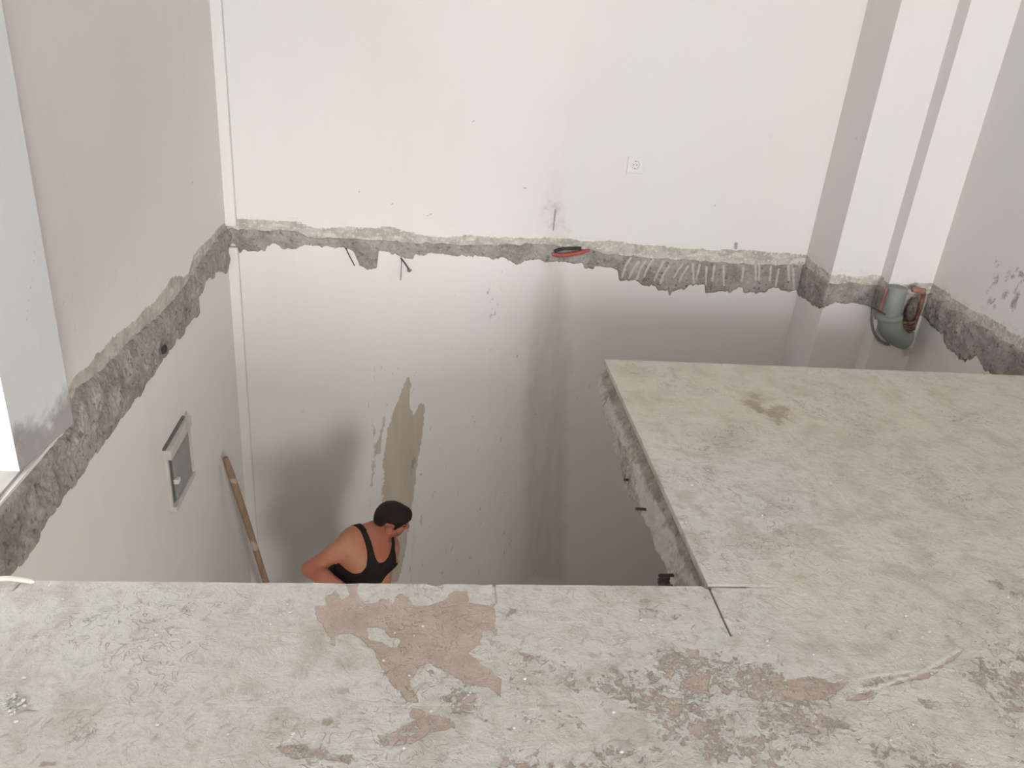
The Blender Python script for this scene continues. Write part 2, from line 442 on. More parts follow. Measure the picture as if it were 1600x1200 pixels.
# ---- back wall, both storeys
bw = Sheet(LX-0.02, PX1, FZ-0.05, 1.62, 0.011)
bw.v = np.concatenate([bw.v, np.linspace(1.70, CZ, 12)]); bw.U, bw.V = np.meshgrid(bw.u, bw.v, indexing='ij')
striptop = [(350,338),(367,340),(465,342),(490,352),(610,353),(635,361),(700,366),(875,371),(950,375),(1000,380),(1100,386),(1260,397),(1290,400)]
bandtop = [(345,356),(367,356),(402,357),(422,360),(440,357),(465,360),(480,371),(502,372),(535,371),(560,371),(590,375),(627,377),(690,380),(725,382),(825,380),(865,381),(932,390),(945,396),(975,397),(1050,402),(1100,406),(1130,407),(1160,410),(1220,412),(1252,412),(1268,420)]
bandbot = [(345,392),(358,386),(367,382),(374,399),(380,392),(385,394),(397,395),(415,394),(418,386),(425,381),(435,384),(442,391),(460,391),(477,385),(502,386),(540,389),(552,394),(557,407),(562,420),(572,424),(584,425),(590,420),(590.5,407),(592,394),(610,396),(612,400),(617,397),(627,404),(640,406),(646,405),(647,400),(665,400),(672,397),(700,400),(735,402),(750,401),(772,407),(787,404),(797,409),(807,416),(820,409),(842,407),(850,412),(862,410),(910,414),(914,421),(927,422),(930,417),(950,419),(965,422),(967,441),(992,442),(1005,449),(1022,450),(1027,457),(1043,457),(1046,467),(1049,459),(1072,454),(1076,448),(1100,448),(1101,461),(1116,463),(1122,458),(1142,459),(1154,452),(1160,452),(1161,460),(1196,461),(1200,454),(1216,452),(1220,457),(1230,459),(1240,456),(1258,459),(1272,466),(1284,478)]
st = polyl(striptop, Bk); zst = np.interp(bw.U, st[:, 0], st[:, 1])
zn = zst+(fbm(bw.U*9, bw.V*3, 4, 3)-0.5)*0.035
bw.ch('tan')[:] = np.where((bw.V < zn) & (bw.V > -0.03), 0.62, 0)
bw.a['tan'] *= sstep(0.004, -0.012, bw.V-zn)
bw.stroke('mark', [(p[0], p[1]+0.003) for p in st], 0.008, 0.45)
# brown tapering stain
bw.poly('stain', polyl([(638,583),(632,600),(624,620),(616,640),(608,665),(603,690),(600,720),(599,760),(598,800),(596,860),(598,910),(622,910),(634,860),(641,800),(647,770),(650,735),(655,705),(660,680),(663,650),(662,632),(656,630),(650,640),(646,655),(642,640),(639,620),(642,600)], Bk), 1.0, 0.006, 0.010, 40)
bw.poly('stain', polyl([(607,625),(600,650),(592,680),(584,700),(581,730),(580,760),(584,745),(590,715),(597,700),(602,660)], Bk), 0.60, 0.01, 0.02, 40)
bw.poly('stain', polyl([(640,770),(652,740),(654,790),(650,860),(640,905)], Bk), 0.36, 0.02, 0.02, 40)
bw.poly('stain', polyl([(590,730),(600,720),(600,900),(584,905)], Bk), 0.34, 0.02, 0.02, 40)
# long damp streak below the conduit
bw.poly('veil', polyl([(852,405),(872,405),(884,470),(888,560),(885,700),(880,905),(824,905),(822,700),(826,560),(835,480)], Bk), 0.9, 0.05, 0.03, 12)
bw.poly('veil', polyl([(850,380),(880,380),(884,340),(876,290),(866,270),(856,300),(846,340)], Bk), 0.30, 0.05, 0.05, 8)
for x in (828, 832, 880, 886, 838, 876):
    bw.stroke('stain', polyl([(x, 470+30*(x % 3)), (x-2, 560), (x-3, 660+20*(x % 5))], Bk), 0.03, 0.26, 0.03)
# grime along the foot of the upper wall
bw.poly('grime', polyl([(360,345),(700,365),(1000,380),(1268,397),(1268,340),(1100,345),(900,345),(600,338),(360,320)], Bk), 0.22, 0.06, 0.05, 6)
bw.poly('grime', polyl([(840,310),(880,290),(910,375),(820,372)], Bk), 0.42, 0.08, 0.06, 8)
bw.poly('grime', polyl([(1172,205),(1215,200),(1215,222),(1175,222)], Bk), 0.25, 0.03, 0.04, 10)
bw.poly('mark', polyl([(1146,381),(1150,376),(1154,381),(1152,390),(1148,391)], Bk), 0.8, 0.008)
bw.stroke('mark', polyl([(868,328),(865,360)], Bk), 0.006, 1.0, 0.004)
for pts in ([(667,338),(670,336)], [(672,335),(674,334)], [(817,293),(823,295)], [(738,190),(740,188)], [(560,300),(563,298)], [(1116,322),(1119,320)], [(612,318),(614,319)]):
    bw.stroke('mark', polyl(pts, Bk), 0.010, 0.7)
# scuffs on the lower wall
r2 = np.random.default_rng(11)
def scuffs(S, fn, x0, x1, y0, y1, n, l=10, w=0.008, v=0.6, slope=-0.3):
    for _ in range(n):
        x = r2.uniform(x0, x1); y = r2.uniform(y0, y1); L_ = r2.uniform(1, l)
        S.stroke('mark', polyl([(x, y), (x+L_*slope*r2.uniform(0.2, 1.6), y+L_)], fn), w*r2.uniform(0.5, 1.4), v*r2.uniform(0.45, 1.1))
scuffs(bw, Bk, 700, 716, 448, 500, 14, 10)
scuffs(bw, Bk, 762, 784, 410, 505, 34, 7, 0.012)
scuffs(bw, Bk, 584, 660, 560, 625, 22, 7)
scuffs(bw, Bk, 560, 930, 540, 905, 90, 9, 0.009, 0.60)
scuffs(bw, Bk, 660, 800, 690, 905, 60, 12, 0.010, 0.58)
scuffs(bw, Bk, 575, 600, 620, 905, 26, 22, 0.009, 0.6, -0.05)
scuffs(bw, Bk, 640, 668, 640, 905, 26, 22, 0.009, 0.6, -0.05)
scuffs(bw, Bk, 400, 1240, 20, 330, 26, 5, 0.006, 0.4)
for pts in ([(733,632),(741,655),(743,672)], [(470,645),(478,640)], [(655,776),(658,770)]):
    bw.stroke('mark', polyl(pts, Bk), 0.006, 0.6)
# faint plaster courses on the lower wall
for ya, yb in ((668, 674), (780, 800), (545, 566)):
    bw.stroke('mark', polyl([(600, ya-4), (760, ya), (980, yb)], Bk), 0.010, 0.44, 0.012)
P = np.stack([bw.U, np.full(bw.U.shape, BY), bw.V], -1)
slab_obj('wall_back', P, (0, -1, 0), 0.25, M_WALL, bw.a, kind='structure')

# ---- left wall (upper storey starts behind the door opening)
JY, KY = 2.05, 2.33
lw = Sheet(KY, BY+0.02, FZ-0.05, 1.62, 0.011)
lw.v = np.concatenate([lw.v, np.linspace(1.70, CZ, 12)]); lw.U, lw.V = np.meshgrid(lw.u, lw.v, indexing='ij')
Lstrip = [(98,625),(105,603),(110,597),(145,560),(185,520),(217,490),(245,462),(265,432),(295,425),(302,395),(325,372),(347,350),(360,340)]
Ltop = [(0,786),(40,741),(62,716),(84,690),(106,662),(110,640),(117,602),(135,594),(160,572),(200,532),(220,512),(245,493),(282,452),(312,408),(342,366),(352,358),(372,345)]
Lbot = [(-20,940),(19,901),(40,877),(53,861),(67,829),(107,770),(115,766),(116,759),(133,739),(160,703),(181,672),(211,630),(220,627),(221,618),(229,603),(242,588),(250,572),(277,534),(286,532),(288,517),(303,501),(309,499),(309.5,492),(306,468),(314,462),(317,446),(324,436),(332,437),(335,428),(342,426),(354,432),(357,410),(360,391),(372,380)]
sl = polyl(Lstrip, Lf); zsl = np.interp(lw.U, sl[:, 0], sl[:, 1])+(fbm(lw.U*9, lw.V*4, 4, 5)-0.5)*0.04
lw.ch('tan')[:] = 0.66*sstep(0.004, -0.012, lw.V-zsl)*(lw.V > -0.03)
lw.ch('grime')[:] = 0.30*sstep(0.25, 0.0, lw.V-zsl)*(lw.V > -0.1)*(fbm(lw.U*3, lw.V*3, 3, 9)+0.2)
scuffs(lw, Lf, 295, 330, 235, 320, 16, 4, 0.008, 0.6)
for pts in ([(114,458),(112,480)], [(100,470),(101,480)], [(271,408),(274,414)], [(150,545),(150,553)], [(170,450),(172,440)], [(180,440),(182,420)], [(206,22),(207,28)], [(118,505),(117,520)]):
    lw.stroke('mark', polyl(pts, Lf), 0.018, 0.42)
scuffs(lw, Lf, 130, 260, 690, 880, 16, 6, 0.007, 0.5)
scuffs(lw, Lf, 160, 180, 690, 740, 8, 4, 0.01, 0.5)
P = np.stack([np.full(lw.U.shape, LX), lw.U, lw.V], -1)
slab_obj('wall_left', P, (1, 0, 0), 0.25, M_WALL2, lw.a, kind='structure')
# lower storey part under the door opening, then on under the floor
ll = Sheet(1.30, KY, FZ-0.05, -0.01, 0.02)
ll.u = np.concatenate([np.linspace(LFY-0.2, 1.25, 10), ll.u]); ll.U, ll.V = np.meshgrid(ll.u, ll.v, indexing='ij')
scuffs(ll, Lf, 40, 130, 780, 905, 10, 5, 0.012, 0.5)
P = np.stack([np.full(ll.U.shape, LX), ll.U, ll.V], -1)
slab_obj('wall_left_lower', P, (1, 0, 0), 0.25, M_WALL2, ll.a, kind='structure')
# plastered pillar between wall and door opening
M_PIER = m_wall('daylit_bluish_white', (0.80, 0.815, 0.82), (0.79, 0.80, 0.80))  # bluish tone puts the daylight on this face into its colour
pl = Sheet(0, math.hypot(KY-JY, 0.035), 0.0, 1.7, 0.011)
pl.v = np.concatenate([pl.v, np.linspace(1.78, CZ, 8)]); pl.U, pl.V = np.meshgrid(pl.u, pl.v, indexing='ij')
k = pl.U/pl.u[-1]
pl.ch('grime')[:] = 0.95*sstep(0.22, 0.0, pl.V+(fbm(pl.U*14, pl.V*9, 4, 2)-0.5)*0.18)
pl.stroke('mark', [(0.12, 0.33), (0.17, 0.43), (0.215, 0.51), (0.26, 0.60)], 0.007, 0.5)
pl.stroke('mark', [(0.15, 0.98), (0.26, 1.0)], 0.008, 0.4)
P = np.stack([LX-0.012+0.037*k, JY+(KY-JY)*k, pl.V], -1)
slab_obj('wall_left_pillar', P, (1, 0, 0), 0.22, M_PIER, pl.a, kind='structure')

# ---- corner pillars on the right and right wall
path = [(PX1, BY), (PX1, PY1), (PX2, PY1), (PX2, PY2), (RX, PY2), (RX, 2.2)]
seg = [math.dist(path[i], path[i+1]) for i in range(len(path)-1)]
cum = np.concatenate([[0], np.cumsum(seg)])
def path_xy(s):
    return np.interp(s, cum, [p[0] for p in path]), np.interp(s, cum, [p[1] for p in path])
us = np.concatenate([np.linspace(cum[i], cum[i+1], max(3, int(seg[i]/0.014)), endpoint=(i == len(seg)-1)) for i in range(len(seg))])
pr = Sheet(0, 1, FZ-0.05, 1.62, 0.014); pr.u = us
pr.v = np.concatenate([pr.v, np.linspace(1.70, CZ, 12)]); pr.U, pr.V = np.meshgrid(pr.u, pr.v, indexing='ij')
def Pq(i):
    a = path[i]; b = path[i+1]; ax = 0 if a[0] == b[0] else 1
    def f(px, py):
        p = at(px, py, ax, a[ax]); v = p[1-ax]
        return (cum[i]+abs(v-a[1-ax]), p[2])
    return f
zp = 0.055+(fbm(pr.U*10, pr.V*4, 4, 8)-0.5)*0.04
pr.ch('tan')[:] = 0.60*sstep(0.004, -0.012, pr.V-zp)*(pr.V > -0.03)
pr.ch('grime')[:] = 0.35*sstep(0.14, 0.0, pr.V-zp)*(pr.V > -0.03)
f0, f2, f4 = Pq(0), Pq(2), Pq(4)
scuffs(pr, f4, 1545, 1600, 405, 480, 40, 9, 0.030, 0.62, -0.5)
scuffs(pr, f4, 1480, 1600, 385, 420, 7, 5, 0.012, 0.6)
scuffs(pr, f0, 1335, 1352, 195, 222, 6, 4, 0.012, 0.6)
scuffs(pr, f2, 1270, 1400, 200, 420, 8, 4, 0.008, 0.4)
pr.stroke('stain', polyl([(1392,540),(1390,575)], f2), 0.07, 0.55, 0.05)
x_, y_ = path_xy(pr.U)
x0_, y0_ = path_xy(np.clip(pr.U-0.02, 0, cum[-1])); x1_, y1_ = path_xy(np.clip(pr.U+0.02, 0, cum[-1]))
nl = np.hypot(x1_-x0_, y1_-y0_)+1e-9
for nm_, k0, k1 in (('wall_corner_pillar', 0, 2), ('wall_corner_recess', 2, 4), ('wall_right', 4, 5)):
    i0, i1 = np.searchsorted(us, [cum[k0]-1e-6, cum[k1]-1e-6]); i1 = min(i1+1, len(us))
    slab_obj(nm_, np.stack([x_, y_, pr.V], -1)[i0:i1], np.stack([(y1_-y0_)/nl, -(x1_-x0_)/nl, 0*nl], -1)[i0:i1], 0.06, M_WALL, {k_: a_[i0:i1] for k_, a_ in pr.a.items()}, kind='structure')
box('wall_right_front', RX, RX+0.25, FY, 2.2, FZ-0.05, CZ, M_WALL, kind='structure')

# narrow plaster strip in the back corner
box('trim_1', LX-0.01, -1.035, 4.497, BY+0.05, 0.045, CZ, M_WALL, bevel=0.006, kind='structure')
box('trim_5', LX-0.01, -1.035, 4.497, BY+0.05, FZ, -0.075, M_WALL, bevel=0.006, kind='structure')

# ceiling, outer wall beside the door opening, ground outside, shop front piers
box('ceiling', LX-0.25, RX+0.25, FY-0.1, BY+0.25, CZ, CZ+0.2, M_CEIL, kind='structure')
M_OUT = m_plain('white_outer_wall', (0.85, 0.86, 0.87), 0.9, 0.03, 4)
box('wall_outside', -4.2, LX-0.20, JY+0.003, JY+0.22, -0.02, 3.3, M_OUT, kind='structure')
M_OUTF = m_plain('dusty_outside_floor', (0.50, 0.48, 0.455), 0.85, 0.12, 9, 0.2)
box('floor_outside', -5.0, LX-0.012, FY-6, JY+0.02, -TH, 0.0, M_OUTF, kind='structure')
box('wall_left_front', LX-0.22, LX, FY, 1.38, 0, CZ, M_WALL2, kind='structure')
box('wall_left_lintel', LX-0.22, LX, 1.38, JY, 2.15, CZ, M_WALL2, kind='structure')
box('ground_outside', -9, 9, FY-14, LFY-0.25, FZ-0.35, FZ-0.02, M_OUTF, kind='structure')

box('wall_shopfront_lintel', LX-0.2, RX+0.2, FY-0.2, FY, 2.72, CZ, M_WALL2, kind='structure')
# unseen wall and roof, added to limit the light through the door opening
box('added_passage_screen', -2.9, -2.7, -0.6, JY, 0, 2.7, M_OUT, kind='structure')
box('added_passage_roof', -2.9, LX-0.22, -0.6, JY, 2.7, 2.85, M_CEIL, kind='structure')

# ---- lower storey
box('floor_lower', LX-0.2, RX+0.2, LFY-0.24, BY+0.2, FZ-0.2, FZ, M_LOWF, kind='structure')
box('added_shade_partition', 1.22, RX+0.05, 1.0, 1.18, FZ, -TH, M_WALL2, kind='structure')  # unseen wall added to keep lower daylight off the right of the pit
box('wall_lower_front', LX-0.2, 1.58, LFY-0.22, LFY, FZ, -TH, M_WALL2, kind='structure')
box('wall_lower_lintel', 1.58, RX+0.2, LFY-0.22, LFY, -0.42, -TH, M_WALL2, kind='structure')

# ------------------------------------------------------------------ floor slab with tiles
fa = Sheet(LX+0.001, 1.72, 0.90, HY, 0.0037)
fb = Sheet(SX, RX-0.001, HY, SY, 0.0054)
def crop(cx, cy, sc): return lambda X, Y: Fl(cx+X/sc, cy+Y/sc)
c3, c4, c5, c6, c1 = crop(400, 880, 3.5556), crop(800, 880, 3.5556), crop(1200, 880, 3.75), crop(1200, 560, 3.53), crop(900, 540, 3.0)
c2 = crop(0, 900, 4.0)
def both(meth, *a, **k):
    for S in (fa, fb): getattr(S, meth)(*a, **k)
bare = []
bare.append((c3, 1.0, [(300,190),(330,250),(340,310),(400,400),(440,470),(440,400),(520,385),(590,420),(650,480),(680,550),(740,640),(800,720),(830,780),(905,780),(880,720),(860,650),(910,590),(960,560),(1030,590),(1100,640),(1200,670),(1280,690),(1340,730),(1368,775),(1362,640),(1270,570),(1220,540),(1180,500),(1250,440),(1260,380),(1310,370),(1340,440),(1330,320),(1330,220),(1280,230),(1180,215),(1170,160),(1100,150),(1050,200),(980,230),(890,240),(850,190),(800,160),(765,200),(755,260),(740,200),(690,190),(660,220),(610,215),(575,190),(565,118),(510,118),(515,170),(480,195),(440,150),(390,180),(385,240),(330,230)]))
bare.append((c3, 0.75, [(820,800),(900,800),(980,830),(1100,870),(1100,920),(950,950),(880,1000),(700,1030),(660,950),(760,930),(870,870)]))
bare.append((c3, 0.66, [(110,1010),(250,990),(330,1010),(430,1050),(560,1050),(520,1110),(300,1090),(150,1085)]))
bare.append((c3, 0.7, [(440,700),(520,690),(530,730),(450,730)]))
bare.append((c3, 0.7, [(1420,250),(1455,232),(1450,260),(1410,300),(1350,330)]))
bare.append((c3, 0.6, [(1170,770),(1200,740),(1280,770),(1270,780)]))
bare.append((c3, 0.62, [(1330,960),(1380,990),(1390,1080),(1340,1138),(1400,1138),(1410,1000)]))
for v_, p_ in ((0.7, [(690,200),(760,190),(800,210),(760,225),(700,225)]), (0.5, [(690,240),(800,250),(960,290),(900,320),(700,290)]), (0.8, [(950,455),(1040,480),(1050,540),(980,530)]),
               (0.75, [(940,640),(1000,600),(1100,640),(1130,740),(1060,770),(940,760),(950,700)]), (0.75, [(690,750),(850,735),(860,772),(700,776)]), (0.7, [(40,490),(110,500),(190,510),(120,555),(70,540)]),
               (0.8, [(1320,600),(1400,620),(1520,650),(1620,630),(1620,775),(1370,772),(1440,720),(1520,690),(1400,650),(1350,675)]),
               (0.55, [(1060,1020),(1250,1010),(1300,970),(1440,920),(1480,960),(1400,1090),(1300,1060),(1200,1040)]), (1.0, [(1000,900),(1050,900),(1050,950),(990,942)]),
               (0.8, [(860,790),(910,790),(900,815),(865,812)]), (0.45, [(0,620),(100,640),(120,720),(0,700)]), (0.5, [(1240,300),(1300,330),(1310,370),(1250,380)]), (0.5, [(800,780),(900,900),(1040,920),(960,960),(780,880)]), (0.42, [(250,800),(420,880),(500,1000),(350,1020),(200,900)])):
    bare.append((c4, v_, p_))
for v_, p_ in ((0.75, [(40,790),(100,720),(180,665),(270,655),(380,690),(490,690),(400,770),(350,806),(40,806)]), (0.95, [(460,806),(530,755),(640,735),(770,690),(900,650),(1010,590),(1130,505),(1140,512),(1020,620),(900,685),(760,712),(640,750),(580,790),(540,806)]),
               (0.55, [(560,670),(800,640),(880,650),(760,690),(640,730),(560,720)]), (0.6, [(860,785),(1000,795),(1050,850),(920,850)]), (0.6, [(1270,100),(1340,80),(1400,160),(1510,160),(1510,200),(1400,190)]), (0.45, [(1300,560),(1400,560),(1480,480),(1440,590),(1330,590)]),
               (0.5, [(380,1030),(500,960),(510,980),(420,1040)]), (0.42, [(1280,830),(1400,840),(1500,960),(1500,1010),(1380,940)]), (0.6, [(0,1080),(100,1100),(80,1200),(0,1200)])):
    bare.append((c5, v_, p_))
for fn, v_, p_ in bare:
    both('poly', 'bare', polyl(p_, fn), v_*0.80, 0.006, 0.007, 45, int(v_*100))
both('poly', 'bare', polyl([(605,340),(620,410),(700,440),(795,492),(805,420),(720,390),(650,360)], c3), -1.0, 0.006, 0.01, 40)
both('poly', 'bare', polyl([(1145,880),(1180,880),(1180,915),(1145,915)], Fl), 0.22, 0.004)
# general wear: patchy loss of the film, heavier on some tiles
for S in (fa, fb):
    w_ = fbm(S.U*2.9+3, S.V*3.9, 6, 21, 0.6)
    S.ch('bare')[:] = np.maximum(S.a['bare'], 0.50*sstep(0.48, 0.74, w_)*(0.35+0.65*sstep(-0.45, 0.15, S.U))*(0.72 if S is fb else 1.0))
    S.a['warm'] = 0.38*sstep(0.5, 1.4, S.U+(fbm(S.U*2, S.V*2, 4, 14)-0.5)*1.2)
def warm(poly, fn, v=1.0, soft=0.08): both('poly', 'warm', polyl(poly, fn), v, soft, 0.06, 8)
warm([(1210,860),(1330,855),(1340,930),(1300,970),(1220,960),(1185,915)], Fl, 0.55)
fb.ch('warm')[:] = np.maximum(fb.a['warm'], sstep(1.3, 3.0, fb.V+(fbm(fb.U*2, fb.V*2, 4, 4)-0.5)*1.5)*0.65)
both('poly', 'brown', polyl([(740,235),(850,225),(890,285),(960,290),(1030,290),(1010,330),(990,365),(950,375),(880,330),(820,300)], c1), 0.80, 0.06, 0.04, 30)
both('poly', 'brown', polyl([(410,95),(450,85),(500,160),(460,165)], c1), 0.45, 0.02, 0.02, 30)
both('poly', 'brown', polyl([(1000,400),(1060,400),(1120,490),(1050,500)], c5), 0.6, 0.02, 0.02, 30)
for p_, fn in (([(90,870),(120,850),(130,880)], c3), ([(370,870),(420,850),(430,880),(395,912),(365,900)], c3), ([(375,425),(400,418),(415,432),(395,445)], c2), ([(270,1160),(370,1150),(350,1190),(240,1195)], c2), ([(580,1180),(620,1165),(660,1180),(640,1198)], c2)):
    both('poly', 'brown', polyl(p_, fn), 0.8, 0.006, 0.004, 60)
# scratch marks, scraped ridges
r3 = np.random.default_rng(5)
def clump(n, x0, x1, y0, y1, ang, spread, l0, l1, fn_w=None, depth=1.0, S_=None):
    for _ in range(n):
        x = r3.uniform(x0, x1); y = r3.uniform(y0, y1)
        d_ = fbm(np.array([x*3.3+8]), np.array([y*4.1]), 3, 31)[0]
        if d_ < r3.uniform(0.38, 0.60): continue
        a = ang+r3.normal(0, spread); L_ = r3.uniform(l0, l1); b = r3.normal(0, 0.5)
        p0 = np.array([x, y]); p1 = p0+L_*0.5*np.array([math.cos(a), math.sin(a)]); p2 = p1+L_*0.5*np.array([math.cos(a+b), math.sin(a+b)])
        w_ = r3.uniform(0.0025, 0.0062); q = [p0, p1, p2]; off = np.array([-math.sin(a), math.cos(a)])*w_*0.9
        for S in (S_ or (fa, fb)):
            S.stroke('scar', q, w_, r3.uniform(0.25, 0.95)*depth)
            S.stroke('ridge', [p+off for p in q], w_*0.7, r3.uniform(0.1, 0.6))
clump(1300, 0.15, 1.72, 0.92, 1.58, 0.35, 0.7, 0.006, 0.024)
clump(600, -1.05, 0.2, 0.92, 1.58, 0.5, 0.8, 0.006, 0.024, depth=0.6)
clump(900, SX+0.02, 2.5, HY, SY-0.02, 0.2, 0.6, 0.008, 0.032, depth=0.55)
clump(260, -0.85, -0.2, 0.95, 1.2, 0.9, 0.3, 0.01, 0.03)
for p_ in ([(540,675),(640,655),(760,640),(860,628)], [(520,745),(640,720),(780,672),(900,640),(1010,570),(1125,505)], [(900,635),(1040,622),(1160,640)], [(150,170),(190,185),(230,175)], [(490,160),(550,150)]):
    both('stroke', 'ridge', polyl(p_, c5), 0.008, 1.0)
for p_ in ([(1050,660),(1130,730),(1200,700)][0:2], [(1070,570),(1170,670),(1260,750),(1370,840)]):
    both('stroke', 'ridge', polyl(p_, c6), 0.008, 0.7)
both('stroke', 'ridge', polyl([(255,325),(320,328),(385,322)], c4), 0.006, 0.9)
both('stroke', 'scar', polyl([(500,1010),(560,980),(640,990),(690,1020)], c4), 0.005, 0.8)
# boot tread prints
def tread(cx, cy, ang, n=7, w=0.035, gap=0.011):
    d_ = np.array([math.cos(ang), math.sin(ang)]); e = np.array([-d_[1], d_[0]])
    for i in range(n):
        c = np.array([cx, cy])+d_*gap*i; s_ = w*(0.6+0.4*math.sin(math.pi*(i+1)/(n+1)))
        both('stroke', 'ridge', [c-e*s_/2+d_*0.004, c+e*s_/2], 0.0045, r3.uniform(0.1, 0.55))
        both('stroke', 'scar', [c-e*s_/2+d_*0.009, c+e*s_/2+d_*0.005], 0.004, r3.uniform(0.1, 0.4))
for X, Y, a in ((470,1005,0.1), (1440,170,1.0), (330,990,2.6), (130,960,0.6)): tread(*c3(X, Y), a)
for X, Y, a in ((850,800,0.7), (550,740,0.2), (700,1130,0.9)): tread(*c2(X, Y), a)
for X, Y, a in ((90,1090,0.4), (840,1000,0.05), (1080,1030,0.3)): tread(*c4(X, Y), a)
# joints
def joint(p, q, k='joint', w=0.0042, v=0.75, S_=(fa, fb)):
    n_ = 60; t = np.linspace(0, 1, n_)[:, None]; L_ = np.array(p)+(np.array(q)-np.array(p))*t
    on = fbm(L_[:, 0]*6, L_[:, 1]*6, 3, 77)
    for i in range(n_-1):
        for S in S_: S.stroke(k, [L_[i], L_[i+1]], w, v*(0.35+0.9*sstep(0.35, 0.6, on[i])), 0.004)
Y1 = 1.211
for p, q in (((LX, Y1), (1.72, Y1)), ((0.193, Y1), (0.193, HY)), ((SX, Y1), (SX, 1.41)), ((0.188, 0.9), (0.188, Y1)), ((0.757, 0.9), (0.757, Y1)), ((1.29, 0.9), (1.29, Y1)), ((-0.35, Y1), (-0.35, HY)), ((-0.38, 0.9), (-0.38, Y1)), ((1.29, Y1), (1.29, HY)),
             ((SX, 1.758), (RX, 1.758)), ((SX, 2.297), (RX, 2.297)), ((SX, 2.868), (RX, 2.868)), ((1.29, HY), (1.29, 2.868)), ((1.84, HY), (1.84, 2.868))):
    joint(p, q)
both('stroke', 'dark', [(SX+0.001, HY), (SX+0.001, 1.41)], 0.0055, 1.0, 0.004)
both('stroke', 'dark', [(0.195, HY), (0.195, 1.52)], 0.003, 0.6, 0.004)
both('stroke', 'dark', [(SX, HY-0.001), (SX+0.10, HY-0.001)], 0.004, 0.9, 0.004)
both('stroke', 'dark', [(0.735+0.105, HY-0.001), (SX+0.17, HY-0.001)], 0.003, 0.5, 0.004)
both('stroke', 'dark', [(SX, 2.868), (SX+0.10, 2.868)], 0.004, 0.5, 0.004)
both('stroke', 'dark', polyl([(150,834),(225,834)], c2), 0.004, 0.6, 0.004)
both('stroke', 'dark', polyl([(80,90),(100,70),(122,45)], c2), 0.006, 0.6, 0.004)
for S in (fa, fb):
    for kk in ('bare', 'warm', 'brown', 'scar', 'ridge', 'joint', 'dark'): S.ch(kk)
def fz(S):
    return (S.a['ridge']*0.0009-S.a['scar']*0.0006-S.a['dark']*0.006-S.a['joint']*0.0005-S.a['bare']*0.0008+(fbm(S.U*40, S.V*40, 3, 2)-0.5)*0.0014)
za = fz(fa); Ya = fa.V.copy()
# chipped tile edge along the hole
chips = [(*Fl(680, 914)[:1], 0.022, 0.007), (*Fl(755, 914)[:1], 0.016, 0.003), (*Fl(771, 914)[:1], 0.004, 0.010), (SX-0.004, 0.012, 0.012), (*Fl(540, 913)[:1], 0.03, 0.0015)]
edge = HY-(fbm(fa.u*25, fa.u*0, 3, 6)-0.5)*0.003
for cx, r_, d_ in chips: edge = edge-d_*np.clip(1-((fa.u-cx)/r_)**2, 0, 1)
ok = fa.V > HY-0.03
Ya = np.where(ok, HY-0.03+(fa.V-(HY-0.03))*((edge[:, None]-(HY-0.03))/0.03), Ya)
def slab2(name, P, depth, mat, attrs):
    return slab_obj(name, P, (0, 0, 1), depth, mat, attrs, kind='structure', smooth=True)
slab2('floor', np.stack([fa.U, Ya, za], -1), TH, M_FLOOR, fa.a)
slab2('floor_right', np.stack([fb.U, fb.V, fz(fb)], -1), 0.022, M_FLOOR, fb.a)
box('floor_slab_body', SX+0.06, RX, HY, SY-0.03, -TH+0.02, -0.021, M_EDGE, kind='structure')
box('floor_front_right', 1.7195, RX, 0.90, HY, -TH, 0, M_FLOOR, kind='structure')
box('floor_front', LX, RX, FY, 0.9005, -TH, 0, M_FLOOR, kind='structure')

# broken side of the right-hand slab
def slab_side():
    ys = np.linspace(HY+0.002, SY, 290); nt = 46
    prof = [(1.57, -0.165), (1.75, -0.17), (1.95, -0.172), (2.06, -0.178), (2.2, -0.19), (2.35, -0.20), (2.47, -0.20), (2.6, -0.175), (2.75, -0.15), (2.9, -0.125), (2.99, -0.11)]
    zb = np.interp(ys, [p[0] for p in prof], [p[1] for p in prof])+(fbm(ys*22, ys*0, 4, 12)-0.5)*0.034
    t = np.linspace(0, 1, nt); Y, T = np.meshgrid(ys, t, indexing='ij')
    down = np.clip(T/0.78, 0, 1); inn = np.clip((T-0.78)/0.22, 0, 1)
    Z = -0.012+(zb[:, None]+0.012)*down
    n1 = fbm(Y*16, Z*22, 5, 41); n2 = fbm(Y*60, Z*60, 3, 42)
    out = 0.0-0.012*sstep(-0.010, -0.018, Z)+0.020*sstep(-0.05, -0.075, Z+(n1-0.5)*0.03)*sstep(1.6, 2.3, Y)+0.010*sstep(-0.06, -0.1, Z)
    out = out+((n1-0.5)*0.030+(n2-0.5)*0.012)*sstep(-0.03, -0.09, Z)+(n2-0.5)*0.004
    X = SX-out+inn*0.09; Z = Z-inn*0.004+(n2-0.5)*0.02*inn
    Z = np.minimum(Z, -0.010)
    P_ = np.stack([X, Y, Z], -1)
    pale = 0.75*sstep(-0.055, -0.085, Z)*(fbm(Y*7, Z*9, 4, 51)+0.15)+0.25*(fbm(Y*5, Z*5, 3, 52))
    tan = 0.75*sstep(-0.075, -0.03, Z)*(0.4+fbm(Y*4, Z*9, 3, 53)*0.7)
    dk = np.zeros_like(Z)
    obj('floor_slab_broken_side', P_.reshape(-1, 3), grid_faces(len(ys), nt, 0, False), M_EDGE, None, True, dict(pale=pale, tan=tan), 'structure')
slab_side()
box('floor_slab_far_side', SX+0.02, RX, SY-0.03, SY-0.002, -0.15, -0.021, M_EDGE, kind='structure')

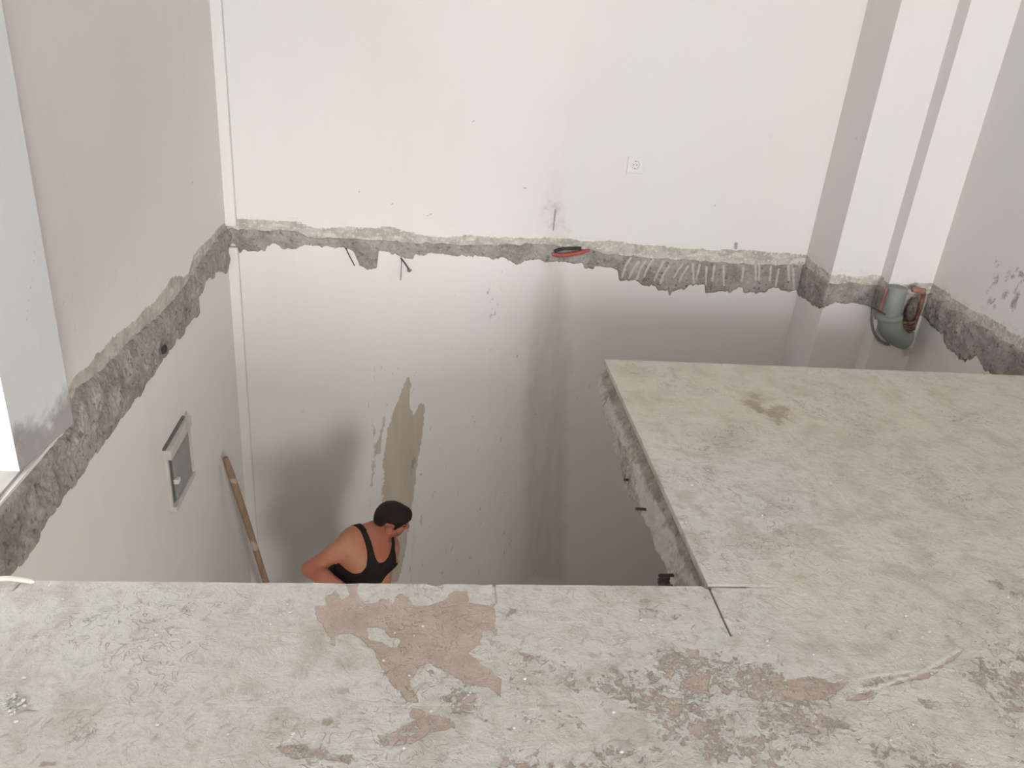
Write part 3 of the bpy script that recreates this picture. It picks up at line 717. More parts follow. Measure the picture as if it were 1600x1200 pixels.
# ------------------------------------------------------------------ what is left of the cut slab along the walls
def band(name, s, xy, nrm, ztop, zbot, seed, rough=0.03, base=0.014, nt=46, pale=0.0, tan=0.0, label=None, scr=None):
    t = np.linspace(0, 1, nt); S, T = np.meshgrid(s, t, indexing='ij')
    Z = ztop[:, None]+(zbot-ztop)[:, None]*T
    n1 = fbm(S*14, Z*14, 5, seed); n2 = fbm(S*55, Z*55, 4, seed+5); n3 = np.abs(fbm(S*24, Z*24, 4, seed+9)-0.5)*2
    edge = np.minimum(sstep(0, 0.10, T), sstep(1.0, 0.86, T)); e2 = np.minimum(sstep(0, 0.3, T), sstep(1.0, 0.6, T))
    d = -0.006+edge*(base+0.004)+e2*((n1-0.42)*rough*1.5+(n2-0.5)*0.012-n3*0.008)
    d = np.where(edge > 0.6, np.maximum(d, 0.002), d)
    x, y = xy(S); nx, ny = nrm(S)
    Pm = np.stack([x+nx*d, y+ny*d, Z], -1)
    pa = pale*(fbm(S*5, Z*5, 3, seed+2)*0.8)
    if scr is not None: pa = np.maximum(pa, scr(S, Z))
    ta = tan*sstep(0.5, 0.0, T)*(0.2+fbm(S*3, Z*3, 3, seed+3))
    o = obj(name, Pm.reshape(-1, 3), grid_faces(len(s), nt), M_CONC, None, True, dict(pale=pa, tan=ta), 'structure')
    if label: o['label'] = label
    return o
def mono(pts):
    s = pts[:, 0].copy()
    for i in range(1, len(s)): s[i] = max(s[i], s[i-1]+1e-4)
    return s, pts[:, 1]
# back wall
s = np.linspace(LX-0.005, PX1+0.0, 640)
bt, bb = mono(polyl(bandtop, Bk)), mono(polyl(bandbot, Bk))
zt = np.interp(s, *bt)+(fbm(s*30, s*0, 4, 61)-0.5)*0.022; zb = np.interp(s, *bb)+(fbm(s*60, s*0, 5, 62, 0.65)-0.5)*0.026
scr_lines = []
r4 = np.random.default_rng(3)
for px in (985, 997, 1008, 1020, 1036, 1045, 1066, 1075, 1082, 1093, 1103, 1116, 1130, 1161, 1180, 1186, 1204, 1216, 1231, 1238, 1255):
    dx = -14 if px < 1080 else r4.uniform(-6, 2); y0 = 402+(px-985)*0.045+r4.uniform(0, 10)
    scr_lines.append(polyl([(px, y0), (px+dx*0.5, y0+r4.uniform(8, 14)), (px+dx, y0+r4.uniform(20, 32))], Bk))
def scr(S, Z):
    a = np.zeros(S.shape)
    for L_ in scr_lines:
        m = (S > L_[:, 0].min()-0.03) & (S < L_[:, 0].max()+0.03)
        if m.any(): a[m] = np.maximum(a[m], sstep(0.011, 0.003, seg_d(L_, S[m], Z[m]))*0.95)
    return a
band('trim_2', s, lambda S: (S, np.full(S.shape, BY)), lambda S: (0*S, 0*S-1), zt, zb, 100, 0.016, 0.010, pale=0.35, tan=0.25, scr=scr, label='broken grey concrete edge of the cut slab along the back wall')
# left wall
lt, lb = polyl(Ltop, Lf), polyl(Lbot, Lf)
s = np.linspace(1.45, BY, 620)
lt, lb = mono(lt), mono(lb)
zt = np.interp(s, *lt)+(fbm(s*30, s*0, 4, 63)-0.5)*0.02*sstep(2.1, 2.4, s); zb = np.interp(s, *lb)+(fbm(s*60, s*0, 5, 64, 0.65)-0.5)*0.034
zt = np.where(s < JY+0.02, np.minimum(zt, -0.004), zt)
band('trim_3', s, lambda S: (np.full(S.shape, LX), S), lambda S: (0*S+1, 0*S), zt, zb, 140, 0.026, 0.014, pale=0.30, tan=0.45, label='broken grey concrete edge of the cut slab along the left wall')
# pillars and right wall
def nrm_p(S):
    x0, y0 = path_xy(np.clip(S-0.02, 0, cum[-1])); x1, y1 = path_xy(np.clip(S+0.02, 0, cum[-1]))
    tx, ty = x1-x0, y1-y0; L_ = np.hypot(tx, ty)+1e-9
    return ty/L_, -tx/L_
f1, f3 = Pq(1), Pq(3)
pb = [f0(1272, 468), f0(1284, 478), f2(1304, 475), f2(1330, 474), f2(1342, 476), f2(1360, 482), (cum[3], -0.17), (cum[4]-0.03, -0.15)]
pb = [(0.02, -0.2), (0.3, -0.185)]+[p for p in (Pq(1)(1304,475), Pq(1)(1342,476), Pq(1)(1360,483))]+[(cum[2]+0.05, -0.19), (cum[3]+0.1, -0.18), (cum[4]-0.01, -0.14)]
pb += [f4(*p) for p in ((1460,518),(1474,526),(1474.5,538),(1480,551),(1488,552),(1502,569),(1510,568),(1524,560),(1532,568),(1535,580),(1542,583),(1580,604),(1640,640))]
pb = np.array(sorted(pb)); s = np.linspace(0, cum[-1]-0.05, 560)
zb = np.interp(s, *mono(pb))+(fbm(s*60, s*0, 5, 65, 0.65)-0.5)*0.030
zt = 0.004+(fbm(s*24, s*0, 4, 66)-0.5)*0.035
band('trim_4', s, path_xy, nrm_p, zt, zb, 180, 0.02, 0.012, pale=0.45, tan=0.55, label='broken grey concrete edge of the cut slab around the corner pillars and right wall')
# ------------------------------------------------------------------ things on the walls
# power socket
c = at(992.5, 257.5, 1, BY)
sx, sz = c[0], c[2]
t = thing('power_socket', 'small square white power socket on the upper back wall', 'socket', (sx, BY, sz))
pts = []
def plate(hw, y0, y1, r=0.006, hole=None, n=40):
    """square plate around a round opening, made as rings"""
    V, F = [], []; th = np.arange(n)/n*2*np.pi+np.pi/4
    sq = np.stack([np.cos(th), np.sin(th)], 1); sq = sq/np.abs(sq).max(1)[:, None]
    ring = [sq*hw, sq*hw, sq*(hw-r*0.4), np.stack([np.cos(th), np.sin(th)], 1)*hole, np.stack([np.cos(th), np.sin(th)], 1)*hole]
    ys = [y0, y1+r*0.4, y1, y1, y0]
    for k_, R in enumerate(ring):
        for q in R: V.append((q[0], ys[k_], q[1]))
    for k_ in range(4):
        for i in range(n): F.append((k_*n+i, k_*n+(i+1) % n, (k_+1)*n+(i+1) % n, (k_+1)*n+i))
    return V, F
V, F = plate(0.045, 0, -0.010, hole=0.024)
o1 = obj('cover_plate', V, F, M_WHITEP, t, False)
th = np.arange(32)/32*2*np.pi; V, F = [], []
for r_, y_ in ((0.0245, -0.008), (0.022, -0.003), (0.021, -0.0005)):
    V += [(r_*math.cos(a), y_, r_*math.sin(a)) for a in th]
for k_ in range(2): F += [(k_*32+i, k_*32+(i+1) % 32, (k_+1)*32+(i+1) % 32, (k_+1)*32+i) for i in range(32)]
F.append(tuple(64+i for i in range(32)))
o2 = obj('socket_well', V, F, M_WHITEP, t, False)
for dx in (-0.0095, 0.0095):
    V, F = tube_vf([(dx, -0.0006, 0), (dx, -0.0016, 0)], 0.0030, 14); obj('pin_hole_shade', V, F, M_HOLE, o2)  # dark disc paints the shade in each hole
for dz in (-0.0195, 0.0195):
    V, F = box_vf(-0.004, 0.004, -0.006, -0.0004, dz-0.002, dz+0.002); obj('earth_clip', V, F, M_BOX, o2, False)

# grey wall box with its frame on the lower left wall
y0, y1, z0, z1 = 3.145, 3.46, -0.870, -0.615
t = thing('wall_box', 'grey metal box set in the lower wall under the cut edge', 'box', (LX, (y0+y1)/2, z0))
fr = []
for nm, b in (('frame_side', (LX-0.01, LX+0.013, y0, y0+0.018, z0, z1)), ('frame_side', (LX-0.01, LX+0.026, y1-0.016, y1, z0, z1))):
    fr.append(box(nm, *b, M_TRIM, bevel=0.003))
fr.append(box('frame_top', LX-0.01, LX+0.034, y0-0.008, y1+0.002, z1-0.005, z1+0.044, M_TRIM, bevel=0.004))
fr.append(box('frame_bottom', LX-0.01, LX+0.030, y0, y1, z0-0.022, z0+0.004, M_TRIM, bevel=0.003))
fr.append(box('back_panel', LX-0.006, LX+0.006, y0+0.02, y1-0.014, z0, z1, M_BOX, bevel=0.001))
dr = box('door', LX+0.006, LX+0.020, y0+0.060, y1-0.022, z0+0.006, z1-0.010, M_BOX, bevel=0.003)
fr.append(dr)
fr.append(box('gap_shade', LX+0.004, LX+0.010, y0+0.024, y0+0.060, z0+0.004, z1-0.008, M_BOXD, bevel=0.001))  # solid dark strip painted in for the shade of the gap
lt_ = box('latch', LX+0.012, LX+0.034, y0+0.045, y0+0.078, -0.775, -0.752, M_WHITEP, bevel=0.003)
fr.append(box('top_lip', LX-0.002, LX+0.012, y0-0.012, y1-0.02, z1+0.044, z1+0.053, M_BOXD, bevel=0.002))
adopt(t, *fr); lt_.parent = dr

# wooden pole leaning in the corner
pt, pb_ = np.array([LX+0.035, 3.90, -1.045]), np.array([-0.83, 4.17, FZ])
p0 = at(352, 716, 0, LX+0.03); pb2 = at(352+65*1.40, 714+198*1.40, 2, FZ)
pb2 = at(352+65*1.42, 714+198*1.42, 1, 4.22); sc_ = (FZ-p0[2])/(pb2[2]-p0[2])
pb2 = p0+(pb2-p0)*sc_
pb2[1] = min(pb2[1], 4.40)
print('POLE', p0, pb2)
L_ = np.linspace(0, 1, 24)[:, None]; P_ = p0+(pb2-p0)*L_
P_ = P_+np.stack([np.sin(L_[:, 0]*5)*0.003, np.cos(L_[:, 0]*4)*0.003, 0*L_[:, 0]], 1)
P_[:, 2] = np.maximum(P_[:, 2], FZ+0.002)
rad = 0.0192+0.001*np.sin(np.linspace(0, 9, 24)); rad[0] = 0.0155; rad[1] = 0.0188
V, F = tube_vf(P_, rad, 14)
tag(obj('wooden_pole', V, F, M_WOOD), 'long round wooden pole leaning in the corner of the pit', 'pole')

# bent bits of wire hanging from the cut edge on the back wall
def hang(name, pts, r, label, mat=M_STEEL, blob=None, lift=0.022, group=None):
    P3 = []
    for i, (px, py) in enumerate(pts):
        p = at(px, py, 1, BY-0.012-lift*(0.3+0.7*(i > 0))); P3.append(p)
    o = None
    if blob:
        t = thing(name, label, 'wire', tuple(P3[0]), group)
        a = tube('wire_shaft', bez(P3, 6), r, mat); adopt(t, a)
        bm = bmesh.new(); bmesh.ops.create_icosphere(bm, subdivisions=2, radius=blob)
        for v_ in bm.verts: v_.co = Vector((v_.co.x*1.15, v_.co.y*0.7, v_.co.z*0.8))*(1+0.25*math.sin(v_.co.x*900+v_.co.z*700))+Vector(P3[-1])
        me = bpy.data.meshes.new('mortar_lump'); bm.to_mesh(me); bm.free(); me.materials.append(M_CONC)
        b = bpy.data.objects.new('mortar_lump', me); COL.objects.link(b); adopt(t, b)
        return t
    return tag(tube(name, bez(P3, 6), r, mat, seg=8), label, 'wire', group)
hang('steel_wire', [(540, 387), (546, 400), (554, 415)], 0.0030, 'short straight wire slanting down beside the big grey mortar tongue')
hang('steel_wire', [(626, 403), (633, 412), (640, 423)], 0.0040, 'slanting wire with a mortar lump at its tip on back wall', blob=0.012)
hang('steel_wire', [(627.5, 406), (627, 420), (626, 438)], 0.0018, 'thin wire hanging plumb just beside the wire with the mortar lump')

# stubs sticking out of the broken slab side
def stub(pts, r, label, depth0):
    P3 = [at(px, py, 0, SX-o_) for (px, py), o_ in zip(pts, depth0)]
    return tag(tube('steel_stub', bez(P3, 5), r, M_STEEL, seg=8), label, 'rebar')
stub([(1018, 798), (1010, 796), (994, 795)], 0.0045, 'dark steel stub midway along the broken slab side', (-0.04, 0.01, 0.075))
stub([(988, 752), (983, 750), (976, 750)], 0.0045, 'short dark steel stub on the slab side towards the back wall', (-0.04, 0.005, 0.04))
stub([(1060, 901), (1050, 899), (1031, 899)], 0.0050, 'dark steel stub low on the slab side close to the hole corner', (-0.05, 0.01, 0.085))
# crumbling mortar lump hanging under the near corner
def lump(name, c, r, mat, seed, sq=(1, 1, 1)):
    bm = bmesh.new(); bmesh.ops.create_icosphere(bm, subdivisions=4, radius=1)
    for v_ in bm.verts:
        d_ = np.array(v_.co); n_ = fbm(np.array([d_[0]*2.3+seed+d_[2]]), np.array([d_[1]*2.3+seed*2-d_[2]]), 4, seed)[0]
        v_.co = Vector(c)+Vector(d_*np.array(sq))*r*(0.6+0.8*n_)
    me = bpy.data.meshes.new(name); bm.to_mesh(me); bm.free(); me.materials.append(mat)
    me.polygons.foreach_set('use_smooth', np.ones(len(me.polygons), bool))
    o = bpy.data.objects.new(name, me); COL.objects.link(o); return o
lc = at(1044, 911, 0, SX+0.03)
tag(lump('mortar_lump', (lc[0], lc[1], lc[2]), 0.024, M_STEEL, 4, (1.1, 1.2, 0.6)), 'dark mortar lump under the slab by the hole corner', 'mortar')

# red conduit showing in the cut edge of the back wall
cpts = [at(px, py, 1, BY-0.018) for px, py in ((862, 397), (874, 398.5), (888, 398), (902, 395.5), (913, 393), (922, 391))]
cp = bez(cpts, 10); rr = 0.0125+0.0022*np.sin(np.arange(len(cp))*2.1); rr[-12:] *= np.linspace(1, 0.45, 12); rr[:6] *= np.linspace(0.6, 1, 6)
V, F = tube_vf(cp, rr, 12); 
tag(obj('corrugated_conduit', V, F, M_RED), 'red corrugated conduit laid bare in the broken edge of the back wall', 'conduit')
hp = [at(px, py, 1, BY-0.022) for px, py in ((866, 393), (880, 389), (895, 388.5), (908, 388))]
tag(obj('hollow_shade_tube', *tube_vf(bez(hp, 8), 0.009, 10), M_HOLE), 'dark tube standing in for the shaded hollow just above the red conduit on back wall', 'channel')  # solid tube, near-black to paint the hollow's shade
# black lump painting the shade of a void in the left cut edge
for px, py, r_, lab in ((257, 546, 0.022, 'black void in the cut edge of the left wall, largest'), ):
    p = at(px, py, 0, LX+0.03); tag(lump('void_shade_lump', p, r_*0.85, M_HOLE, 8, (0.5, 1.5, 0.9)), 'black lump standing in for a shaded void in the broken edge on the left wall', 'lump')

# ------------------------------------------------------------------ drain pipe and hollow brick in the right corner
YP = PY2-0.062
def Pp(px, py, d=0.0): return at(px, py, 1, YP-d)
t = thing('drain_pipe', 'grey plastic drain elbow poking through the cut edge by the corner', 'pipe', tuple(Pp(1393, 470)))
axis_ = [Pp(1402, 449), Pp(1396, 470), Pp(1391, 491), Pp(1390, 505), Pp(1395, 517), Pp(1405, 525), Pp(1416, 529)]
sc1 = np.linalg.norm(Pp(1410, 480)-Pp(1400, 480))/10
a = bez(axis_, 10); R_ = 17.0*sc1
o1 = obj('pipe_bend', *tube_vf(a, np.concatenate([np.full(22, R_*0.86), np.full(len(a)-22, R_)]), 24), M_GREYPVC)
collar_pts = [a[21], a[24]]
o2 = obj('collar', *tube_vf([a[20], a[21], a[25], a[26]], [R_*0.9, R_*1.07, R_*1.07, R_*0.95], 24), M_GREYPVC)
o3 = obj('open_end_shade', *tube_vf([a[-1]-(a[-1]-a[-3])*0.02, a[-1]+(a[-1]-a[-3])*0.08], R_*0.86, 24), M_HOLE)  # dark plug paints the shade inside the pipe mouth
adopt(t, o1, o2, o3)
tag(obj('red_strip', *tube_vf(bez([Pp(1386, 450, .012), Pp(1380, 468, .02), Pp(1374, 488, .02)], 8), 0.010, 10), M_DULLRED), 'faded red plastic conduit upright against the grey drain pipe', 'conduit')
tag(obj('steel_wire', *tube_vf(bez([Pp(1362, 480, .03), Pp(1372, 485, .07), Pp(1384, 492, .085)], 8), 0.004, 8), M_STEEL), 'dark wire lying across the grey drain pipe', 'wire')
tag(obj('torn_membrane', *tube_vf(bez([Pp(1364, 478, .02), Pp(1362, 500, .03), Pp(1366, 520, .035), Pp(1376, 533, .03), Pp(1392, 540, 0.02)], 8), np.r_[0.006, np.full(30, 0.008), 0.003, 0.002], 10), M_BOXD), 'dark sealing strip curling round the outside of the drain pipe', 'seal')
# hollow brick with broken ribs
bt_ = thing('broken_brick', 'broken terracotta hollow brick set in the corner beside the drain pipe', 'brick', tuple(Pp(1425, 500)))
kids = []
for i in range(5):
    pa, pb3 = Pp(1411+i*1.1, 503+i*4.3, .050-.005*i), Pp(1430-i*1.5, 502+i*4.8, .045-.005*i)
    V, F = tube_vf(bez([pa, (pa+pb3)/2+np.array([0, -0.012, -0.004]), pb3], 8), np.interp(np.arange(17), [0, 8, 16], [0.006, 0.0085, 0.006]), 8)
    kids.append(obj('rib', V, F, M_BRICK))
sh = [Pp(1444, 452, 0.0), Pp(1441, 470, 0.01), Pp(1434, 492, 0.02), Pp(1426, 515, 0.02)]
kids.append(obj('shell_wall', *tube_vf(bez(sh, 8), 0.012, 10), M_BRICK))
bl = lump('core', Pp(1425, 486, -0.015), 0.044, m_concrete('brick_mortar', (0.10, 0.085, 0.075), (0.24, 0.21, 0.19), 0.5), 6, (0.8, 0.6, 1.6)); kids.append(bl)
adopt(bt_, *kids)
tag(obj('orange_pipe_stub', *tube_vf(bez([Pp(1426, 452, 0.015), Pp(1436, 454, 0.02), Pp(1444, 455, 0.02)], 8), 0.016, 12), m_plain('orange_plastic', (0.40, 0.22, 0.165), 0.6, 0.15)), 'orange pipe stub at floor level above the broken brick', 'pipe')

# cable end on the tile edge
cb = [Fl(-60, 938), Fl(-20, 914), Fl(10, 910), Fl(30, 911), Fl(55, 913.5)]
zz = [0.006, 0.008, 0.016, 0.014, 0.0075]
P_ = bez([(x, min(y, HY-0.012), z) for (x, y), z in zip(cb, zz)], 12)
t = thing('cable', 'cream cable end curling over the tile edge by the left wall', 'cable', tuple(P_[0]))
a1 = obj('sheath', *tube_vf(P_[:-3], 0.0058, 12), M_CREAMP); a2 = obj('stripped_tip', *tube_vf(P_[-4:], [0.0058, 0.005, 0.004, 0.0025], 10), M_WHITEP)
adopt(t, a1, a2)

# plaster crumbs strewn over the tiles
r5 = np.random.default_rng(17); V, F = [], []
M_CRUMB = m_plain('plaster_crumb', (0.74, 0.73, 0.70), 0.9, 0.15, 60)
def crumb(x, y, r_):
    b = len(V); th = r5.uniform(0, 6.28)
    ico = [(0, 0, -1), (.72, -.53, -.45), (-.28, -.85, -.45), (-.89, 0, -.45), (-.28, .85, -.45), (.72, .53, -.45), (.28, -.85, .45), (-.72, -.53, .45), (-.72, .53, .45), (.28, .85, .45), (.89, 0, .45), (0, 0, 1)]
    fs = [(0, 2, 1), (0, 1, 5), (0, 3, 2), (0, 4, 3), (0, 5, 4), (1, 2, 6), (2, 3, 7), (3, 4, 8), (4, 5, 9), (5, 1, 10), (6, 2, 7), (7, 3, 8), (8, 4, 9), (9, 5, 10), (10, 1, 6), (6, 7, 11), (7, 8, 11), (8, 9, 11), (9, 10, 11), (10, 6, 11)]
    for p in ico:
        q = np.array(p)*r_*r5.uniform(0.7, 1.25, 3)*np.array([1.2, 1, 0.75]); V.append((x+q[0], y+q[1], r_*0.6+q[2]))
    F.extend([tuple(b+i for i in f) for f in fs])
for _ in range(420):
    if r5.random() < 0.55: x, y = r5.uniform(-1.0, 1.7), r5.uniform(0.92, 1.56)
    else: x, y = r5.uniform(SX+0.03, 2.5), r5.uniform(1.6, 2.96)
    if fbm(np.array([x*3]), np.array([y*3]), 3, 9)[0] < r5.uniform(0.35, 0.65): continue
    crumb(x, y, r5.uniform(0.0012, 0.0034))
for p_, fn in (((190,275), c3), ((205,950), c3), ((565,832), c4), ((605,1052), c4), ((375,205), c6), ((1000,405), c6), ((398,148), c2), ((980,935), c2), ((978,370), c2), ((150,640), c2), ((770,398), c5), ((942,405), c5), ((805,310), c5), ((690,92), c1), ((540,655), c1), ((495,830), c1), ((515,832), c1)):
    crumb(*fn(*p_), 0.0042)
for _ in range(40): crumb(*c2(r5.normal(70, 40), r5.normal(800, 50)), r5.uniform(0.002, 0.0045))
tag(obj('plaster_crumbs', V, F, M_CRUMB, None, False), 'tiny pale plaster crumbs strewn over the slurry-covered tiles', 'crumbs', kind='stuff')
# ------------------------------------------------------------------ the man in the pit
VX = 0.0055
class Field:
    def __init__(s, lo, hi, h=VX):
        s.lo = np.array(lo, float); s.h = h; s.n = np.ceil((np.array(hi)-s.lo)/h).astype(int)+1
        s.d = np.full(s.n, 1.0, np.float32)
    rs = 1.0
    def block(s, lo, hi):
        i0 = np.clip(np.floor((np.array(lo)-s.lo)/s.h).astype(int), 0, s.n-1); i1 = np.clip(np.ceil((np.array(hi)-s.lo)/s.h).astype(int)+1, 1, s.n)
        sl = tuple(slice(a, b) for a, b in zip(i0, i1))
        g = [s.lo[k]+np.arange(i0[k], i1[k])*s.h for k in range(3)]
        return sl, np.stack(np.meshgrid(*g, indexing='ij'), -1)
    def add(s, lo, hi, fn, k=0.02, sub=False):
        m = k+0.03; sl, P = s.block(np.array(lo)-m, np.array(hi)+m)
        if 0 in P.shape: return
        d = fn(P).astype(np.float32); c = s.d[sl]
        if sub: d = -d; h = np.clip(0.5-0.5*(c-d)/k, 0, 1) if k else (d > c); s.d[sl] = c*(1-h)+d*h+(k*h*(1-h) if k else 0); return
        if k:
            h = np.clip(0.5+0.5*(c-d)/k, 0, 1); s.d[sl] = c*(1-h)+d*h-k*h*(1-h)
        else: s.d[sl] = np.minimum(c, d)
    def cone(s, a, b, ra, rb, k=0.02):
        ra, rb = ra*s.rs, rb*s.rs; a = np.array(a, float); b = np.array(b, float); r = max(ra, rb); ba = b-a; L2 = ba@ba
        def fn(P):
            t = np.clip(((P-a)@ba)/L2, 0, 1); return np.linalg.norm(P-a-t[..., None]*ba, axis=-1)-(ra+(rb-ra)*t)
        s.add(np.minimum(a, b)-r, np.maximum(a, b)+r, fn, k)
    def ell(s, c, fr, rad, k=0.02, sub=False):
        c = np.array(c, float); fr = np.array(fr); rad = np.array(rad, float)*s.rs; r = rad.max()
        def fn(P):
            q = (P-c)@fr.T; k0 = np.linalg.norm(q/rad, axis=-1); k1 = np.linalg.norm(q/rad**2, axis=-1)+1e-9
            return k0*(k0-1)/k1
        s.add(c-r, c+r, fn, k, sub)
    def mesh(s, d=None):
        d = s.d if d is None else d
        ins = d < 0; nx, ny, nz = d.shape
        cnt = np.zeros((nx-1, ny-1, nz-1), np.int8)
        for dx in (0, 1):
            for dy in (0, 1):
                for dz in (0, 1): cnt += ins[dx:nx-1+dx, dy:ny-1+dy, dz:nz-1+dz]
        act = np.argwhere((cnt > 0) & (cnt < 8)); idx = np.full(cnt.shape, -1, np.int32); idx[tuple(act.T)] = np.arange(len(act))
        acc = np.zeros((len(act), 3)); w = np.zeros(len(act))
        cor = [(x, y, z) for x in (0, 1) for y in (0, 1) for z in (0, 1)]
        for i in range(8):
            for j in range(i+1, 8):
                df = np.abs(np.array(cor[i])-np.array(cor[j]))
                if df.sum() != 1: continue
                va = d[tuple((act+cor[i]).T)]; vb = d[tuple((act+cor[j]).T)]
                m = (va < 0) != (vb < 0); t = np.where(m, va/(va-vb+1e-12), 0)
                p = np.array(cor[i])+(np.array(cor[j])-np.array(cor[i]))*t[:, None]
                acc[m] += p[m]; w[m] += 1
        V = s.lo+(act+acc/np.maximum(w, 1)[:, None])*s.h
        F = []
        for ax in range(3):
            sl0 = [slice(None)]*3; sl1 = [slice(None)]*3; sl0[ax] = slice(0, -1); sl1[ax] = slice(1, None)
            ch = ins[tuple(sl0)] != ins[tuple(sl1)]
            e = np.argwhere(ch); b, c = [(1, 2), (2, 0), (0, 1)][ax]
            ok = (e[:, b] > 0) & (e[:, c] > 0) & (e[:, b] < d.shape[b]-1) & (e[:, c] < d.shape[c]-1); e = e[ok]
            q = []
            for db, dc in ((1, 1), (0, 1), (0, 0), (1, 0)):
                o_ = e.copy(); o_[:, b] -= db; o_[:, c] -= dc; q.append(idx[tuple(o_.T)])
            q = np.stack(q, 1); fl = ins[tuple(e.T)]
            q = np.where(fl[:, None], q, q[:, ::-1]); F.append(q)
        F = np.concatenate(F); F = F[(F >= 0).all(1)]
        return V, F
def nrm(v): v = np.array(v, float); return v/np.linalg.norm(v)
def frame(f, u):
    f = nrm(f); u = np.array(u, float); u = nrm(u-f*(u@f)); l = np.cross(u, f)   # left of the person
    return np.array([l, u, f])

DEP = 4.10
# torso: neck base, pelvis ; facing to the right of the photograph and towards the hole edge
DS = 4.4/4.1
neckb = atd(588, 835, 4.08*DS)
pelv = neckb+np.array([-0.19, 0.07, -0.44])
spine_up = nrm(neckb-pelv)
face = np.array([math.cos(math.radians(50)), -math.sin(math.radians(50)), 0.0])
TF = frame(face-spine_up*(face@spine_up), spine_up)         # rows: left, up, forward
TL, TU, TW = TF
shR = atd(555, 843, 4.06*DS); shL = atd(603, 853, 4.20*DS)
chest = neckb-TU*0.17+TW*0.02
hipL, hipR = pelv+TL*0.095-np.array([0, 0, .05]), pelv-TL*0.095-np.array([0, 0, .05])
ankL, ankR = np.array([hipL[0]+0.10, hipL[1]-0.02, FZ+0.085]), np.array([hipR[0]+0.02, hipR[1]-0.14, FZ+0.085])
def knee(h_, a_, l1=0.43, l2=0.42):
    v = a_-h_; d = np.linalg.norm(v); x = (d*d+l1*l1-l2*l2)/(2*d); y = math.sqrt(max(l1*l1-x*x, 1e-4)); u = v/d
    f = np.array([0.75, -0.66, 0.0]); f = nrm(f-u*(f@u)); return h_+u*x+f*y
kneeL, kneeR = knee(hipL, ankL), knee(hipR, ankR)
elR = atd(484, 889, 4.00*DS); wrR = atd(556, 935, 3.92*DS)
elL = atd(598, 917, 4.20*DS+0.02); wrL = atd(602, 978, 4.20*DS+0.04)
lo = np.array([-0.90, 2.85, FZ]); hi = np.array([0.30, 4.25, -1.05])
B = Field(lo, hi)
def torso(S):
    S.ell(chest, TF, (0.165, 0.20, 0.115), 0.03)
    S.ell(chest-TU*0.14+TW*0.012, TF, (0.152, 0.20, 0.125), 0.05)
    S.ell(pelv+TU*0.10+TW*0.015, TF, (0.150, 0.16, 0.122), 0.05)
    S.ell(pelv, TF, (0.165, 0.12, 0.118), 0.05)
    S.ell(chest+TU*0.03+TL*0.068+TW*0.075, TF, (0.078, 0.060, 0.04), 0.04)
    S.ell(chest+TU*0.03-TL*0.068+TW*0.075, TF, (0.078, 0.060, 0.04), 0.04)
    S.ell(chest+TU*0.04+TL*0.075-TW*0.08, TF, (0.07, 0.10, 0.035), 0.04)
    S.ell(chest+TU*0.04-TL*0.075-TW*0.08, TF, (0.07, 0.10, 0.035), 0.04)
    for sh, sg in ((shR, -1), (shL, 1)):
        S.cone(neckb-TU*0.03-TW*0.02, sh+TU*0.005, 0.062, 0.052, 0.045)
        S.cone(chest+TL*sg*0.10+TU*0.05, sh, 0.085, 0.055, 0.045)
torso(B)
# arms
def arm(S, sh, el, wr, off=0.0):
    e1 = sh+(el-sh)*0.4
    S.cone(sh, e1, 0.056+off, 0.050+off, 0.035); S.cone(e1, el, 0.050+off, 0.038+off, 0.02)
    f1 = el+(wr-el)*0.3
    S.cone(el, f1, 0.040+off, 0.043+off, 0.02); S.cone(f1, wr, 0.043+off, 0.028+off, 0.02)
arm(B, shR, elR, wrR); arm(B, shL, elL, wrL)
B.ell(shR+nrm(elR-shR)*0.02, np.eye(3), (0.066, 0.066, 0.062), 0.03); B.ell(shL+nrm(elL-shL)*0.02, np.eye(3), (0.064, 0.064, 0.06), 0.03)
# hands : palm, four bent fingers, thumb from the side of the palm
def hand(S, wr, fdir, pnorm, side):
    fdir = nrm(fdir); pn = nrm(pnorm-fdir*(np.array(pnorm)@fdir)); lat = np.cross(fdir, pn)*side      # lat points to the thumb
    pc = wr+fdir*0.055
    S.ell(pc, np.array([lat, fdir, pn]), (0.043, 0.056, 0.018), 0.012)
    S.cone(wr, wr+fdir*0.03, 0.027, 0.024, 0.015)
    for i, (lx, L_) in enumerate(((0.030, 0.078), (0.010, 0.088), (-0.011, 0.081), (-0.031, 0.064))):
        p = wr+fdir*(0.097-0.004*abs(i-1.2))+lat*lx; dirn = nrm(fdir+lat*lx*2); k_ = 0.40+0.07*i
        r_ = 0.0092-0.0006*(i == 3)
        segs = (0.45, 0.32, 0.25); ang = 0.0
        for j, f_ in enumerate(segs):
            ang += (0.35+0.1*i, 0.55, 0.4)[j]
            q = p+(dirn*math.cos(ang)+pn*math.sin(ang))*L_*f_
            S.cone(p, q, r_*(1-0.07*j), r_*(1-0.07*(j+1)), 0.004); p = q
    p = wr+fdir*0.035+lat*0.036; q = p+nrm(fdir*0.6+lat*0.75+pn*0.35)*0.045; r_ = q+nrm(fdir*0.85+lat*0.15+pn*0.45)*0.032
    S.cone(wr+fdir*0.025+lat*0.02, p, 0.018, 0.015, 0.012); S.cone(p, q, 0.0125, 0.0105, 0.008); S.cone(q, r_, 0.0105, 0.0085, 0.004)
hand(B, wrR, (wrR-elR)*1.0+np.array([0.05, 0, -0.16]), np.array([0.1, 0.9, -0.3]), -1)
hand(B, wrL, (wrL-elL)+np.array([0.0, 0, -0.05]), np.array([-0.9, 0.3, 0.0]), 1)
